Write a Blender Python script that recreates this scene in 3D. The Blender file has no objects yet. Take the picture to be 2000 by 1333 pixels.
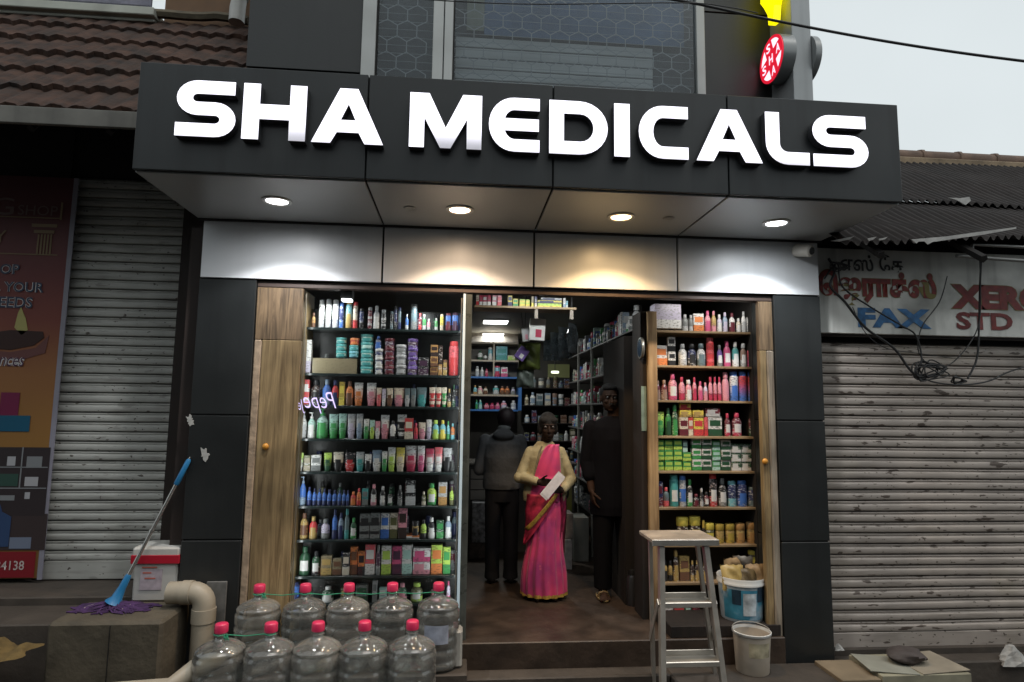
import bpy, math, random
from mathutils import Vector, Matrix, geometry
random.seed(11)
S = bpy.context.scene
COL = S.collection
R = math.radians
# ------------------------------------------------------------------ camera
F, YAW, PIT, ROL, DC, HC = 1207.1, R(4.817), R(6.257), R(0.742), 4.25, 1.59
fw = Vector((math.sin(YAW)*math.cos(PIT), math.cos(YAW)*math.cos(PIT), math.sin(PIT)))
r0 = Vector((math.cos(YAW), -math.sin(YAW), 0)); u0 = r0.cross(fw)
rt = math.cos(ROL)*r0 + math.sin(ROL)*u0
up = -math.sin(ROL)*r0 + math.cos(ROL)*u0
CP = Vector((0, -DC, HC))
cam = bpy.data.cameras.new('camera'); cam.lens = 36*F/2000; cam.sensor_width = 36; cam.clip_end = 900; cam.clip_start = .05
co = bpy.data.objects.new('camera', cam); COL.objects.link(co)
co.matrix_world = Matrix(((rt.x, up.x, -fw.x, CP.x), (rt.y, up.y, -fw.y, CP.y), (rt.z, up.z, -fw.z, CP.z), (0, 0, 0, 1)))
S.camera = co
def ray(px, py): return fw + rt*((px-1000)/F) + up*((666.5-py)/F)
def P(px, py, y):
    """real point on the vertical plane at depth y seen at photo pixel px,py (used once to survey sizes)"""
    d = ray(px, py); t = (y+DC)/d.y
    return Vector((CP.x+d.x*t, y, CP.z+d.z*t))
def G(px, py, z):
    d = ray(px, py); t = (z-HC)/d.z
    return CP + d*t
def PX(px, y, py=800): return P(px, py, y).x
def PZ(px, py, y): return P(px, py, y).z
# ------------------------------------------------------------------ render / world
S.view_settings.view_transform = 'Standard'; S.view_settings.look = 'None'; S.view_settings.exposure = 0
S.render.engine = 'CYCLES'
S.cycles.use_denoising = True
S.cycles.max_bounces = 8; S.cycles.transparent_max_bounces = 24; S.cycles.sample_clamp_indirect = 4
S.cycles.caustics_reflective = False; S.cycles.caustics_refractive = False
W = bpy.data.worlds.new('World'); S.world = W; W.use_nodes = True
nt = W.node_tree; bg = nt.nodes['Background']
sky = nt.nodes.new('ShaderNodeTexSky'); sky.sky_type = 'NISHITA'; sky.sun_disc = False
sky.sun_elevation = R(62); sky.sun_rotation = R(150); sky.air_density = 1.5; sky.dust_density = 6; sky.ozone_density = 1.0
hs = nt.nodes.new('ShaderNodeHueSaturation'); hs.inputs['Saturation'].default_value = .16
mixw = nt.nodes.new('ShaderNodeMixRGB'); mixw.inputs[0].default_value = .7
mixw.inputs[2].default_value = (10.6, 11.6, 11.9, 1)
nz = nt.nodes.new('ShaderNodeTexNoise'); nz.inputs['Scale'].default_value = 1.6; nz.inputs['Detail'].default_value = 4
rmp = nt.nodes.new('ShaderNodeMapRange'); rmp.inputs[3].default_value = .76; rmp.inputs[4].default_value = 1.16
mul = nt.nodes.new('ShaderNodeVectorMath'); mul.operation = 'SCALE'
tcw = nt.nodes.new('ShaderNodeTexCoord')
nt.links.new(tcw.outputs['Generated'], nz.inputs['Vector']); nt.links.new(nz.outputs['Fac'], rmp.inputs[0])
nt.links.new(sky.outputs[0], hs.inputs['Color']); nt.links.new(hs.outputs[0], mixw.inputs[1])
nt.links.new(mixw.outputs[0], mul.inputs[0]); nt.links.new(rmp.outputs[0], mul.inputs['Scale'])
nt.links.new(mul.outputs[0], bg.inputs[0]); bg.inputs[1].default_value = .088
sun = bpy.data.lights.new('sun', 'SUN'); sun.energy = .5; sun.angle = R(30); sun.color = (1, .96, .9)
so = bpy.data.objects.new('sun', sun); COL.objects.link(so)
sd = Vector((math.sin(R(150))*math.cos(R(62)), math.cos(R(150))*math.cos(R(62)), math.sin(R(62))))
so.rotation_euler = sd.to_track_quat('Z', 'Y').to_euler(); so.location = (3, -8, 9)
# ------------------------------------------------------------------ materials
_mc = {}
def mat(name, col, rough=.6, metal=0., var=0., vs=6., st=(1, 1, 1), bump=0., bs=40., dirt=0., dcol=(.03, .022, .015), ds=2.2, dst=(1, 1, 1), emit=None, es=0., spec=.5, streak=0.):
    key = (name,)
    if key in _mc: return _mc[key]
    m = bpy.data.materials.new(name); m.use_nodes = True; n = m.node_tree.nodes; l = m.node_tree.links
    b = n['Principled BSDF']; b.inputs['Base Color'].default_value = (*col, 1); b.inputs['Roughness'].default_value = rough
    b.inputs['Metallic'].default_value = metal; b.inputs['Specular IOR Level'].default_value = spec
    tc = n.new('ShaderNodeTexCoord')
    def noise(sc, stv, det=5):
        mp = n.new('ShaderNodeMapping'); mp.inputs['Scale'].default_value = stv
        l.new(tc.outputs['Object'], mp.inputs[0]); t = n.new('ShaderNodeTexNoise'); t.inputs['Scale'].default_value = sc
        t.inputs['Detail'].default_value = det; l.new(mp.outputs[0], t.inputs['Vector']); return t
    src = None
    if var:
        t = noise(vs, st); mr = n.new('ShaderNodeMapRange'); mr.inputs[1].default_value = .3; mr.inputs[2].default_value = .7
        mr.inputs[3].default_value = 1-var; mr.inputs[4].default_value = 1+var; l.new(t.outputs['Fac'], mr.inputs[0])
        v = n.new('ShaderNodeVectorMath'); v.operation = 'SCALE'; v.inputs[0].default_value = col; l.new(mr.outputs[0], v.inputs['Scale']); src = v.outputs[0]
    if dirt:
        t = noise(ds, dst, 8); cr = n.new('ShaderNodeMapRange'); cr.inputs[1].default_value = .5; cr.inputs[2].default_value = .72; cr.inputs[4].default_value = dirt
        l.new(t.outputs['Fac'], cr.inputs[0]); mx = n.new('ShaderNodeMixRGB'); l.new(cr.outputs[0], mx.inputs[0])
        if src: l.new(src, mx.inputs[1])
        else: mx.inputs[1].default_value = (*col, 1)
        mx.inputs[2].default_value = (*dcol, 1); src = mx.outputs[0]
    if streak:
        t = noise(9, (1, 1, .06), 4); cr = n.new('ShaderNodeMapRange'); cr.inputs[1].default_value = .52; cr.inputs[2].default_value = .7; cr.inputs[4].default_value = streak
        l.new(t.outputs['Fac'], cr.inputs[0]); mx = n.new('ShaderNodeMixRGB'); l.new(cr.outputs[0], mx.inputs[0])
        if src: l.new(src, mx.inputs[1])
        else: mx.inputs[1].default_value = (*col, 1)
        mx.inputs[2].default_value = (col[0]*.45, col[1]*.45, col[2]*.45, 1); src = mx.outputs[0]
    if src: l.new(src, b.inputs['Base Color'])
    if var or dirt:
        t = noise(vs*2, (1, 1, 1)); mr = n.new('ShaderNodeMapRange'); mr.inputs[3].default_value = max(.03, rough-.12); mr.inputs[4].default_value = min(1, rough+.12)
        l.new(t.outputs['Fac'], mr.inputs[0]); l.new(mr.outputs[0], b.inputs['Roughness'])
    if bump:
        t = noise(bs, st); bp = n.new('ShaderNodeBump'); bp.inputs['Strength'].default_value = bump; bp.inputs['Distance'].default_value = max(.01, .25/bs)
        l.new(t.outputs['Fac'], bp.inputs['Height']); l.new(bp.outputs[0], b.inputs['Normal'])
    if emit:
        b.inputs['Emission Color'].default_value = (*emit, 1); b.inputs['Emission Strength'].default_value = es
    _mc[key] = m; return m
def wood(name, c1, c2, axis=2, rough=.55, sc=1.):
    if (name,) in _mc: return _mc[(name,)]
    m = bpy.data.materials.new(name); m.use_nodes = True; n = m.node_tree.nodes; l = m.node_tree.links; b = n['Principled BSDF']
    tc = n.new('ShaderNodeTexCoord'); mp = n.new('ShaderNodeMapping'); s = [26*sc]*3; s[axis] = 1.5*sc; mp.inputs['Scale'].default_value = s
    l.new(tc.outputs['Object'], mp.inputs[0]); t = n.new('ShaderNodeTexNoise'); t.inputs['Scale'].default_value = 1.4; t.inputs['Detail'].default_value = 12; t.inputs['Roughness'].default_value = .62; t.inputs['Distortion'].default_value = .9
    l.new(mp.outputs[0], t.inputs['Vector']); r = n.new('ShaderNodeValToRGB'); r.color_ramp.elements[0].position = .33; r.color_ramp.elements[1].position = .68
    r.color_ramp.elements[0].color = (*c1, 1); r.color_ramp.elements[1].color = (*c2, 1); l.new(t.outputs['Fac'], r.inputs[0])
    t2 = n.new('ShaderNodeTexNoise'); t2.inputs['Scale'].default_value = 1.7; t2.inputs['Detail'].default_value = 3; l.new(tc.outputs['Object'], t2.inputs['Vector'])
    mr = n.new('ShaderNodeMapRange'); mr.inputs[1].default_value = .3; mr.inputs[2].default_value = .65; mr.inputs[3].default_value = .35; mr.inputs[4].default_value = 1.1; l.new(t2.outputs['Fac'], mr.inputs[0])
    v = n.new('ShaderNodeVectorMath'); v.operation = 'SCALE'; l.new(r.outputs[0], v.inputs[0]); l.new(mr.outputs[0], v.inputs['Scale'])
    l.new(v.outputs[0], b.inputs['Base Color']); b.inputs['Roughness'].default_value = rough
    bp = n.new('ShaderNodeBump'); bp.inputs['Strength'].default_value = .25; bp.inputs['Distance'].default_value = .006; l.new(t.outputs['Fac'], bp.inputs['Height']); l.new(bp.outputs[0], b.inputs['Normal'])
    _mc[(name,)] = m; return m
def glassy(name, tint, gloss=.35, haze=0., hcol=(.5, .5, .5), rough=.05, ior=1.45):
    """thin clear sheet: see-through, fresnel reflection, a little surface haze"""
    if (name,) in _mc: return _mc[(name,)]
    m = bpy.data.materials.new(name); m.use_nodes = True; n = m.node_tree.nodes; l = m.node_tree.links
    n.remove(n['Principled BSDF']); out = n['Material Output']
    tr = n.new('ShaderNodeBsdfTransparent'); tr.inputs[0].default_value = (*tint, 1)
    gl = n.new('ShaderNodeBsdfGlossy'); gl.inputs['Roughness'].default_value = rough
    fr = n.new('ShaderNodeFresnel'); fr.inputs[0].default_value = ior
    mm = n.new('ShaderNodeMath'); mm.operation = 'MULTIPLY'; mm.inputs[1].default_value = gloss; l.new(fr.outputs[0], mm.inputs[0])
    mx = n.new('ShaderNodeMixShader'); l.new(mm.outputs[0], mx.inputs[0]); l.new(tr.outputs[0], mx.inputs[1]); l.new(gl.outputs[0], mx.inputs[2])
    last = mx
    if haze:
        df = n.new('ShaderNodeBsdfDiffuse'); df.inputs[0].default_value = (*hcol, 1)
        tc = n.new('ShaderNodeTexCoord'); t = n.new('ShaderNodeTexNoise'); t.inputs['Scale'].default_value = 7; t.inputs['Detail'].default_value = 6; l.new(tc.outputs['Object'], t.inputs['Vector'])
        mr = n.new('ShaderNodeMapRange'); mr.inputs[1].default_value = .35; mr.inputs[2].default_value = .7; mr.inputs[3].default_value = haze*.4; mr.inputs[4].default_value = haze*1.5; l.new(t.outputs['Fac'], mr.inputs[0])
        m2 = n.new('ShaderNodeMixShader'); l.new(mr.outputs[0], m2.inputs[0]); l.new(mx.outputs[0], m2.inputs[1]); l.new(df.outputs[0], m2.inputs[2]); last = m2
    l.new(last.outputs[0], out.inputs[0]); _mc[(name,)] = m; return m
def shutter_paint(name, col, rust):
    m = bpy.data.materials.new(name); m.use_nodes = True; n = m.node_tree.nodes; l = m.node_tree.links; b = n['Principled BSDF']; tc = n.new('ShaderNodeTexCoord')
    def nz(sc, st, lo, hi, a, b_, det=6, off=0):
        mp = n.new('ShaderNodeMapping'); mp.inputs['Scale'].default_value = st; mp.inputs['Location'].default_value = (off, 0, off*2); l.new(tc.outputs['Object'], mp.inputs[0]); t = n.new('ShaderNodeTexNoise'); t.inputs['Scale'].default_value = sc; t.inputs['Detail'].default_value = det
        l.new(mp.outputs[0], t.inputs['Vector']); r = n.new('ShaderNodeMapRange'); r.inputs[1].default_value = lo; r.inputs[2].default_value = hi; r.inputs[3].default_value = a; r.inputs[4].default_value = b_; l.new(t.outputs['Fac'], r.inputs[0]); return r.outputs[0]
    v = n.new('ShaderNodeVectorMath'); v.operation = 'SCALE'; v.inputs[0].default_value = col; l.new(nz(1.5, (1.2, 1, .35), .3, .7, .68, 1.18), v.inputs['Scale'])
    src = v.outputs[0]
    for (f, c) in ((nz(5, (.6, 1, 5), .5, .75, 0, .55, 8, 3), (.12, .10, .085)), (nz(2.2, (1, 1, 1), .58, .72, 0, .35*rust, 5, 7), (.20, .17, .10)), (nz(13, (.55, 1, 1.9), .635, .665, 0, .95*rust, 3, 11), (.035, .018, .010)), (nz(34, (.7, 1, 1.2), .68, .71, 0, .9, 2, 5), (.05, .035, .025))):
        mx = n.new('ShaderNodeMixRGB'); l.new(f, mx.inputs[0]); l.new(src, mx.inputs[1]); mx.inputs[2].default_value = (*c, 1); src = mx.outputs[0]
    l.new(src, b.inputs['Base Color']); b.inputs['Roughness'].default_value = .55
    return m
def emis(name, col, s):
    if (name,) in _mc: return _mc[(name,)]
    m = bpy.data.materials.new(name); m.use_nodes = True; n = m.node_tree.nodes; b = n['Principled BSDF']
    b.inputs['Base Color'].default_value = (*[c*.6 for c in col], 1); b.inputs['Emission Color'].default_value = (*col, 1); b.inputs['Emission Strength'].default_value = s
    b.inputs['Roughness'].default_value = .4
    _mc[(name,)] = m; return m
# ------------------------------------------------------------------ object helpers
def wl(o):
    v = Vector((0, 0, 0))
    while o is not None: v = v + o.location; o = o.parent
    return v
def tag(o, label=None, cat=None, group=None, kind=None):
    if label: o['label'] = label
    if cat: o['category'] = cat
    if group: o['group'] = group
    if kind: o['kind'] = kind
    return o
def thing(name, label, cat, loc, group=None):
    o = bpy.data.objects.new(name, None); o.empty_display_size = .1; COL.objects.link(o); o.location = loc
    return tag(o, label, cat, group)
class MB:
    def __init__(s): s.v = []; s.f = []
    def add(s, vs, fs):
        k = len(s.v); s.v += [Vector(a) for a in vs]; s.f += [tuple(i+k for i in f) for f in fs]; return s
    def box(s, x0, x1, y0, y1, z0, z1, M=None):
        vs = [(x, y, z) for x in (x0, x1) for y in (y0, y1) for z in (z0, z1)]
        if M: vs = [M @ Vector(a) for a in vs]
        return s.add(vs, [(0, 1, 3, 2), (4, 6, 7, 5), (0, 4, 5, 1), (2, 3, 7, 6), (0, 2, 6, 4), (1, 5, 7, 3)])
    def rbox(s, x0, x1, y0, y1, z0, z1, b=.004, M=None):
        """box with chamfered edges"""
        vs = []
        for (x, sx) in ((x0, 1), (x1, -1)):
            for (y, sy) in ((y0, 1), (y1, -1)):
                for (z, sz) in ((z0, 1), (z1, -1)):
                    vs += [(x, y+sy*b, z+sz*b), (x+sx*b, y, z+sz*b), (x+sx*b, y+sy*b, z)]
        if M: vs = [M @ Vector(a) for a in vs]
        i = lambda a, c, d, k: (a*4+c*2+d)*3+k
        fs = []
        for a in (0, 1): fs.append((i(a,0,0,0), i(a,1,0,0), i(a,1,1,0), i(a,0,1,0)) if a else (i(a,0,0,0), i(a,0,1,0), i(a,1,1,0), i(a,1,0,0)))
        for c in (0, 1): fs.append((i(0,c,0,1), i(1,c,0,1), i(1,c,1,1), i(0,c,1,1)) if not c else (i(0,c,0,1), i(0,c,1,1), i(1,c,1,1), i(1,c,0,1)))
        for d in (0, 1): fs.append((i(0,0,d,2), i(0,1,d,2), i(1,1,d,2), i(1,0,d,2)) if not d else (i(0,0,d,2), i(1,0,d,2), i(1,1,d,2), i(0,1,d,2)))
        for a in (0, 1):
            for c in (0, 1): fs.append((i(a,c,0,0), i(a,c,1,0), i(a,c,1,1), i(a,c,0,1)))
            for d in (0, 1): fs.append((i(a,0,d,0), i(a,1,d,0), i(a,1,d,2), i(a,0,d,2)))
        for c in (0, 1):
            for d in (0, 1): fs.append((i(0,c,d,1), i(1,c,d,1), i(1,c,d,2), i(0,c,d,2)))
        for a in (0, 1):
            for c in (0, 1):
                for d in (0, 1): fs.append((i(a,c,d,0), i(a,c,d,1), i(a,c,d,2)))
        return s.add(vs, fs)
    def lathe(s, prof, c=(0, 0, 0), seg=20, a0=0, a1=360, sy=1., M=None, caps=True):
        """prof = [(r,z)...]; full or partial turn about z"""
        full = abs(a1-a0) >= 359.9; n = seg if full else seg+1; vs = []
        for r, z in prof:
            for k in range(n):
                a = R(a0+(a1-a0)*k/seg); vs.append(Vector((c[0]+r*math.cos(a), c[1]+r*sy*math.sin(a), c[2]+z)))
        if M: vs = [M @ a for a in vs]
        fs = []
        for j in range(len(prof)-1):
            for k in range(seg):
                k2 = (k+1) % n if full else k+1
                fs.append((j*n+k, j*n+k2, (j+1)*n+k2, (j+1)*n+k))
        if full and caps:
            fs.append(tuple(range(n-1, -1, -1))); m = (len(prof)-1)*n; fs.append(tuple(range(m, m+n)))
        return s.add(vs, fs)
    def tube(s, pts, r, seg=8, closed=False):
        pts = [Vector(p) for p in pts]; N = len(pts); rr = r if isinstance(r, (list, tuple)) else [r]*N
        vs = []; prev = None
        for i, p in enumerate(pts):
            d = (pts[min(i+1, N-1)]-pts[max(i-1, 0)])
            if closed: d = pts[(i+1) % N]-pts[i-1]
            d.normalize()
            if prev is None: a = Vector((0, 0, 1)) if abs(d.z) < .9 else Vector((1, 0, 0)); u = d.cross(a).normalized()
            else: u = (prev - d*prev.dot(d)).normalized()
            prev = u; w = d.cross(u)
            for k in range(seg):
                a = 2*math.pi*k/seg; vs.append(p+(u*math.cos(a)+w*math.sin(a))*rr[i])
        fs = []
        for i in range(N if closed else N-1):
            j = (i+1) % N
            for k in range(seg): fs.append((i*seg+k, i*seg+(k+1) % seg, j*seg+(k+1) % seg, j*seg+k))
        if not closed: fs.append(tuple(range(seg-1, -1, -1))); fs.append(tuple(range((N-1)*seg, N*seg)))
        return s.add(vs, fs)
    def prism(s, loops, y0, y1, M=None):
        """loops of (x,z): outer + holes; front face at y0 (towards camera), back at y1"""
        flat = [p for L in loops for p in L]; n = len(flat)
        tris = geometry.tessellate_polygon([[Vector((p[0], p[1], 0)) for p in L] for L in loops])
        vs = [Vector((p[0], y0, p[1])) for p in flat]+[Vector((p[0], y1, p[1])) for p in flat]
        if M: vs = [M @ a for a in vs]
        fs = []
        for t in tris:
            a, b, c = [flat[i] for i in t]
            cr = (b[0]-a[0])*(c[1]-a[1])-(b[1]-a[1])*(c[0]-a[0])
            if abs(cr) < 1e-12: continue
            t = tuple(t) if cr > 0 else tuple(reversed(t))
            fs.append(t); fs.append(tuple(i+n for i in reversed(t)))
        k = 0
        for L in loops:
            ar = sum(L[i][0]*L[(i+1) % len(L)][1]-L[(i+1) % len(L)][0]*L[i][1] for i in range(len(L)))
            outer = L is loops[0]; m = len(L)
            for i in range(m):
                a, b = k+i, k+(i+1) % m
                fs.append((a, b, b+n, a+n) if (ar > 0) != outer else (b, a, a+n, b+n))
            k += m
        return s.add(vs, fs)
    def quad(s, a, b, c, d): return s.add([a, b, c, d], [(0, 1, 2, 3)])
    def build(s, name, m, parent=None, smooth=False, origin=None, keep=False):
        if origin is None:
            if parent is not None: origin = wl(parent)
            else:
                xs = [v.x for v in s.v]; ys = [v.y for v in s.v]; zs = [v.z for v in s.v]
                origin = Vector(((min(xs)+max(xs))/2, (min(ys)+max(ys))/2, min(zs)))
        origin = Vector(origin)
        me = bpy.data.meshes.new(name); me.from_pydata([tuple(v-origin) for v in s.v], [], s.f); me.validate(); me.update()
        if smooth:
            me.polygons.foreach_set('use_smooth', [True]*len(me.polygons))
            me.set_sharp_from_angle(angle=R(62))
        me.materials.append(m)
        o = bpy.data.objects.new(name, me); COL.objects.link(o)
        if parent is not None: o.parent = parent; o.location = origin-wl(parent)
        else: o.location = origin
        return o
def text_obj(name, txt, m, x0, x1, z0, z1, y, parent, depth=.002, bold=.0, M=None, mirror=False, shear=0):
    """built-in font text fitted into a rectangle on the plane y, facing the street"""
    c = bpy.data.curves.new(name, 'FONT'); c.body = txt; c.extrude = 0; c.offset = bold; c.shear = shear; c.resolution_u = 3
    o = bpy.data.objects.new(name, c); COL.objects.link(o)
    dg = bpy.context.evaluated_depsgraph_get(); me = bpy.data.meshes.new_from_object(o.evaluated_get(dg))
    COL.objects.unlink(o); bpy.data.objects.remove(o)
    xs = [v.co.x for v in me.vertices]; ys = [v.co.y for v in me.vertices]
    ax, bx, ay, by = min(xs), max(xs), min(ys), max(ys)
    og = wl(parent) if parent is not None else Vector((x0, y, z0))
    for v in me.vertices:
        a = (v.co.x-ax)/(bx-ax); b = (v.co.y-ay)/(by-ay)
        if mirror: a = 1-a
        w = Vector((x0+(x1-x0)*a, y, z0+(z1-z0)*b))
        if M: w = M @ w
        v.co = w-og
    me.materials.clear(); me.materials.append(m)
    ob = bpy.data.objects.new(name, me); COL.objects.link(ob)
    if parent is not None: ob.parent = parent
    else: ob.location = og
    return ob
# ------------------------------------------------------------------ palette
M_dark = mat('charcoal_cladding', (.0135, .0155, .0160), .42, var=.22, vs=1.2, bump=.05, bs=60, streak=.35, dirt=.25, dcol=(.05, .05, .048), ds=1.3)
M_fasc = mat('fascia_cladding', (.0115, .0145, .016), .42, var=.3, vs=1.0, streak=.75, dirt=.35, dcol=(.040, .042, .042), ds=1.4)
M_gap = mat('seam_black', (.004, .004, .004), .8)
M_soff = mat('soffit_sheet', (.36, .375, .375), .36, metal=.2, var=.12, vs=1.4)
M_band = mat('silver_band', (.74, .77, .80), .38, metal=.0, var=.08, vs=1.2, streak=.12)
M_blackwall = mat('near_black_wall', (.012, .010, .009), .85, var=.3)  # near-black colour for walls, lintel and rafters
M_alu = mat('window_aluminium', (.42, .43, .42), .4, metal=.2, var=.08, vs=3, dirt=.3, dcol=(.2, .2, .18))
M_wood = wood('old_door_wood', (.15, .10, .048), (.41, .295, .15), 2, .5)
M_wood2 = wood('dark_door_wood', (.008, .005, .004), (.022, .013, .009), 2, .8)
M_wood_shaded = wood('shaded_door_wood', (.06, .038, .021), (.27, .18, .10), 2, .55)  # shade cast by the band, painted as a darker copy of the wood
M_shelfwood = wood('shelf_edge_wood', (.30, .20, .11), (.46, .34, .20), 0, .5)
M_shelfside = wood('shelf_side_wood', (.28, .17, .08), (.50, .34, .18), 2, .5)
M_shutter = shutter_paint('grey_shutter_paint', (.46, .46, .43), .3)
M_shutter2 = shutter_paint('rusty_shutter_paint', (.39, .34, .30), .9)
M_conc = mat('damp_concrete', (.085, .070, .048), .75, var=.4, vs=3.5, bump=.5, bs=25, dirt=.7, dcol=(.035, .03, .02), ds=2.0)
M_concd = mat('dark_concrete_step', (.055, .044, .035), .7, var=.35, vs=3, bump=.4, bs=25, dirt=.6, dcol=(.02, .016, .012), ds=2.5)
M_asph = mat('wet_asphalt', (.045, .045, .046), .45, var=.3, vs=5, bump=.6, bs=80)
M_white = mat('white_plastic', (.62, .62, .60), .4, var=.06)
M_black = mat('black_rubber', (.012, .012, .012), .5)
# ------------------------------------------------------------------ ground
XL, XR, LI, RI, PF = -1.754, 2.61, -1.382, 2.257, -.882
ZB, ZT, ZC, ZK = 2.438, 2.84, 2.852, 3.457
SE = [XL-.03, -.546, .506, 1.544, XR+.01]
tag(MB().box(-150, 150, -150, 150, -.62, -.5).build('street', M_asph), kind='structure')
FZ, SZ = .065, -.10
tag(MB().rbox(-1.72, .02, -1.02, -.02, -.5, SZ, .012).build('front_step', M_concd), kind='structure')
tag(MB().rbox(.022, 1.40, -.16, -.02, -.5, SZ, .008).build('door_step', M_concd), kind='structure')
tag(MB().rbox(1.402, RI+.40, -.42, -.02, -.5, SZ, .010).build('side_step', M_concd), kind='structure')
tag(MB().rbox(.022, RI+.45, -1.02, -.165, -.5, -.27, .010).build('lower_step', M_concd), kind='structure')
tag(MB().rbox(-1.70, PX(912, -.1, 1290), -.27, -.019, SZ-.01, -.028, .006).build('jug_ledge', M_concd), kind='structure')
tag(MB().rbox(-6, 8, -1.7, -1.022, -.5, -.34, .012).build('pavement', M_conc), kind='structure')
M_floor = mat('brown_floor', (.045, .030, .021), .5, var=.45, vs=5, dirt=.6, dcol=(.02, .014, .010), ds=3, bump=.3, bs=30)
fl = MB().rbox(LI+.002, RI-.002, -.018, 4.8, -.145, FZ, .006)
tag(fl.build('floor', M_floor), kind='structure')
sill = MB().rbox(.05, 1.36, -.035, -.02, -.05, -.003, .003)
tag(MB().box(-1.9, 2.7, .4, 4.9, 2.62, 2.7).build('ceiling', mat('shop_ceiling', (.16, .16, .15), .6)), kind='structure')
# ------------------------------------------------------------------ pharmacy building
bld = thing('pharmacy_building', 'dark charcoal clad pharmacy building with two pillars and an upper window', 'building', (.43, 0, 0))
def panels(x0, x1, zs, y0, y1, m, name, par, g=.005):
    for a, b in zip(zs[:-1], zs[1:]):
        MB().rbox(x0, x1, y0, y1, a+g, b-g, .003).build(name, m, par)
zl = [-.17, PZ(400, 1055, 0), PZ(440, 811, 0), ZB]
zr = [-.17, PZ(1590, 1058, 0), PZ(1560, 822, 0), ZB]
panels(XL, LI, zl, -.004, .34, M_dark, 'pillar', bld)
panels(RI, XR, zr, -.004, .34, M_dark, 'pillar', bld)
MB().box(XL+.01, LI-.01, .004, .33, -.17, ZB).build('pillar_core', M_gap, bld)
MB().box(RI+.01, XR-.01, .004, .33, -.17, ZB).build('pillar_core', M_gap, bld)
# side walls, back wall of shop
MB().box(LI-.10, LI, .345, 4.8, -.1, 2.62).build('side_wall', M_blackwall, bld)
MB().box(RI, RI+.1, .345, 4.8, -.1, 2.62).build('side_wall', M_blackwall, bld)
MB().box(LI, RI, 4.8, 4.9, 0, 2.62).build('back_wall', mat('back_wall_paint', (.06, .055, .05), .7), bld)
# roller-shutter header above the opening
hd = MB().rbox(LI+.002, RI-.002, .02, .09, 2.392, 2.435, .003)
hd.build('shutter_box', mat('brown_header', (.05, .032, .026), .5, var=.2), bld)
MB().box(LI, RI, .1, .42, 2.475, 2.62).build('lintel', M_blackwall, bld)
# wood posts of the shopfront
wx0 = LI+.004; wx1 = PX(592, .02, 600)
MB().rbox(wx0+.05, wx1, .012, .06, .004, 2.03, .004).build('wood_post', M_wood, bld)
MB().rbox(wx0, wx1, .012, .06, 2.031, 2.388, .004).build('wood_post', M_wood_shaded, bld)  # upper left board coloured dark for the shaded part of the post
MB().rbox(wx0, wx0+.047, .010, .05, .004, 2.03, .006).build('plaster_edge', mat('raw_plaster_edge', (.36, .27, .19), .9, var=.35, vs=12, bump=.5, dirt=.4, dcol=(.12, .08, .05)), bld)
MB().rbox(wx1-.02, wx1, .062, .34, .004, 2.388, .002).build('wood_post', M_wood, bld)
rx0 = PX(1480, .02, 600); rx1 = RI-.004
MB().rbox(rx0, rx1-.055, .012, .06, .004, 2.03, .004).build('wood_post', M_wood, bld)
MB().rbox(rx0, rx1, .012, .06, 2.031, 2.388, .004).build('wood_post', M_wood_shaded, bld)  # upper right board, with the same painted shade
MB().rbox(rx1-.052, rx1, .006, .05, .004, 2.03, .008).build('plaster_edge', wood('pale_split_wood', (.16, .12, .09), (.42, .36, .28), 2, .7), bld)
dx0, dx1 = PX(1262, .30, 700), PX(1279, .30, 700)
for (cx, cy, cpx, cpy) in ((0, 0, 518, 873), (0, 0, 1495, 902)):
    p = P(cpx, cpy, .0)
    k = MB().lathe([(.0, 0), (.018, 0), (.022, .006), (.018, .016), (.008, .02), (.0, .021)], (0, 0, 0), 16, M=Matrix.Translation((p.x, .012, p.z)) @ Matrix.Rotation(R(90), 4, 'X'), caps=False)
    k.build('door_knob', mat('orange_knob', (.55, .24, .03), .35), bld, smooth=True)
# upper storey
ux0 = PX(485, 0, 60); wA = [PX(708, 0, 70), PX(735, 0, 70)]; wB = [PX(846, 0, 70), PX(885, 0, 70)]; wC = [PX(1358, 0, 90), PX(1374, 0, 90)]
pxr = PX(1585, -.3, 100)
TOP = 6.4; pa = PX(1548, -.3, 100)
zs = [3.0, 3.95, 5.1, TOP]
panels(ux0, wA[0]-.003, zs, -.004, .25, M_dark, 'upper_wall', bld)
panels(wC[1]+.003, pa-.001, [3.0, 4.6, TOP], -.004, .25, M_dark, 'upper_wall', bld)
MB().box(ux0+.01, pa-.01, .26, .3, 3., TOP).build('wall_core', M_gap, bld)
MB().box(wA[0], wC[1], .0, .25, TOP-.4, TOP).build('upper_wall', M_dark, bld)
MB().box(wA[0], wC[1], .0, .25, 3.0, 3.45).build('upper_wall', M_dark, bld)
for a, b in ((wB[0], wB[0]+.075), (wB[0]+.082, wB[1]), wC): MB().rbox(a, b, -.03, .03, 3.455, TOP-.405, .003).build('window_frame', M_alu, bld)
win = MB().rbox(wA[0], wA[1], -.03, .03, 3.455, TOP-.405, .003).build('window_frame', M_alu, bld)
for a in (wA[1], wB[1], ): MB().box(a+.0005, a+.012, -.012, .02, 3.455, TOP-.41).build('gasket', M_gap, win)
M_pane = glassy('window_glass', (.92, .95, .96), .8, .02, (.3, .32, .34), .03)
MB().box(wA[1]+.0, wB[0]-.0, .0, .004, 3.455, TOP-.41).build('pane', M_pane, win)
MB().box(wB[1]+.012, wC[0], .0, .004, 3.455, TOP-.41).build('pane', M_pane, win)
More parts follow.
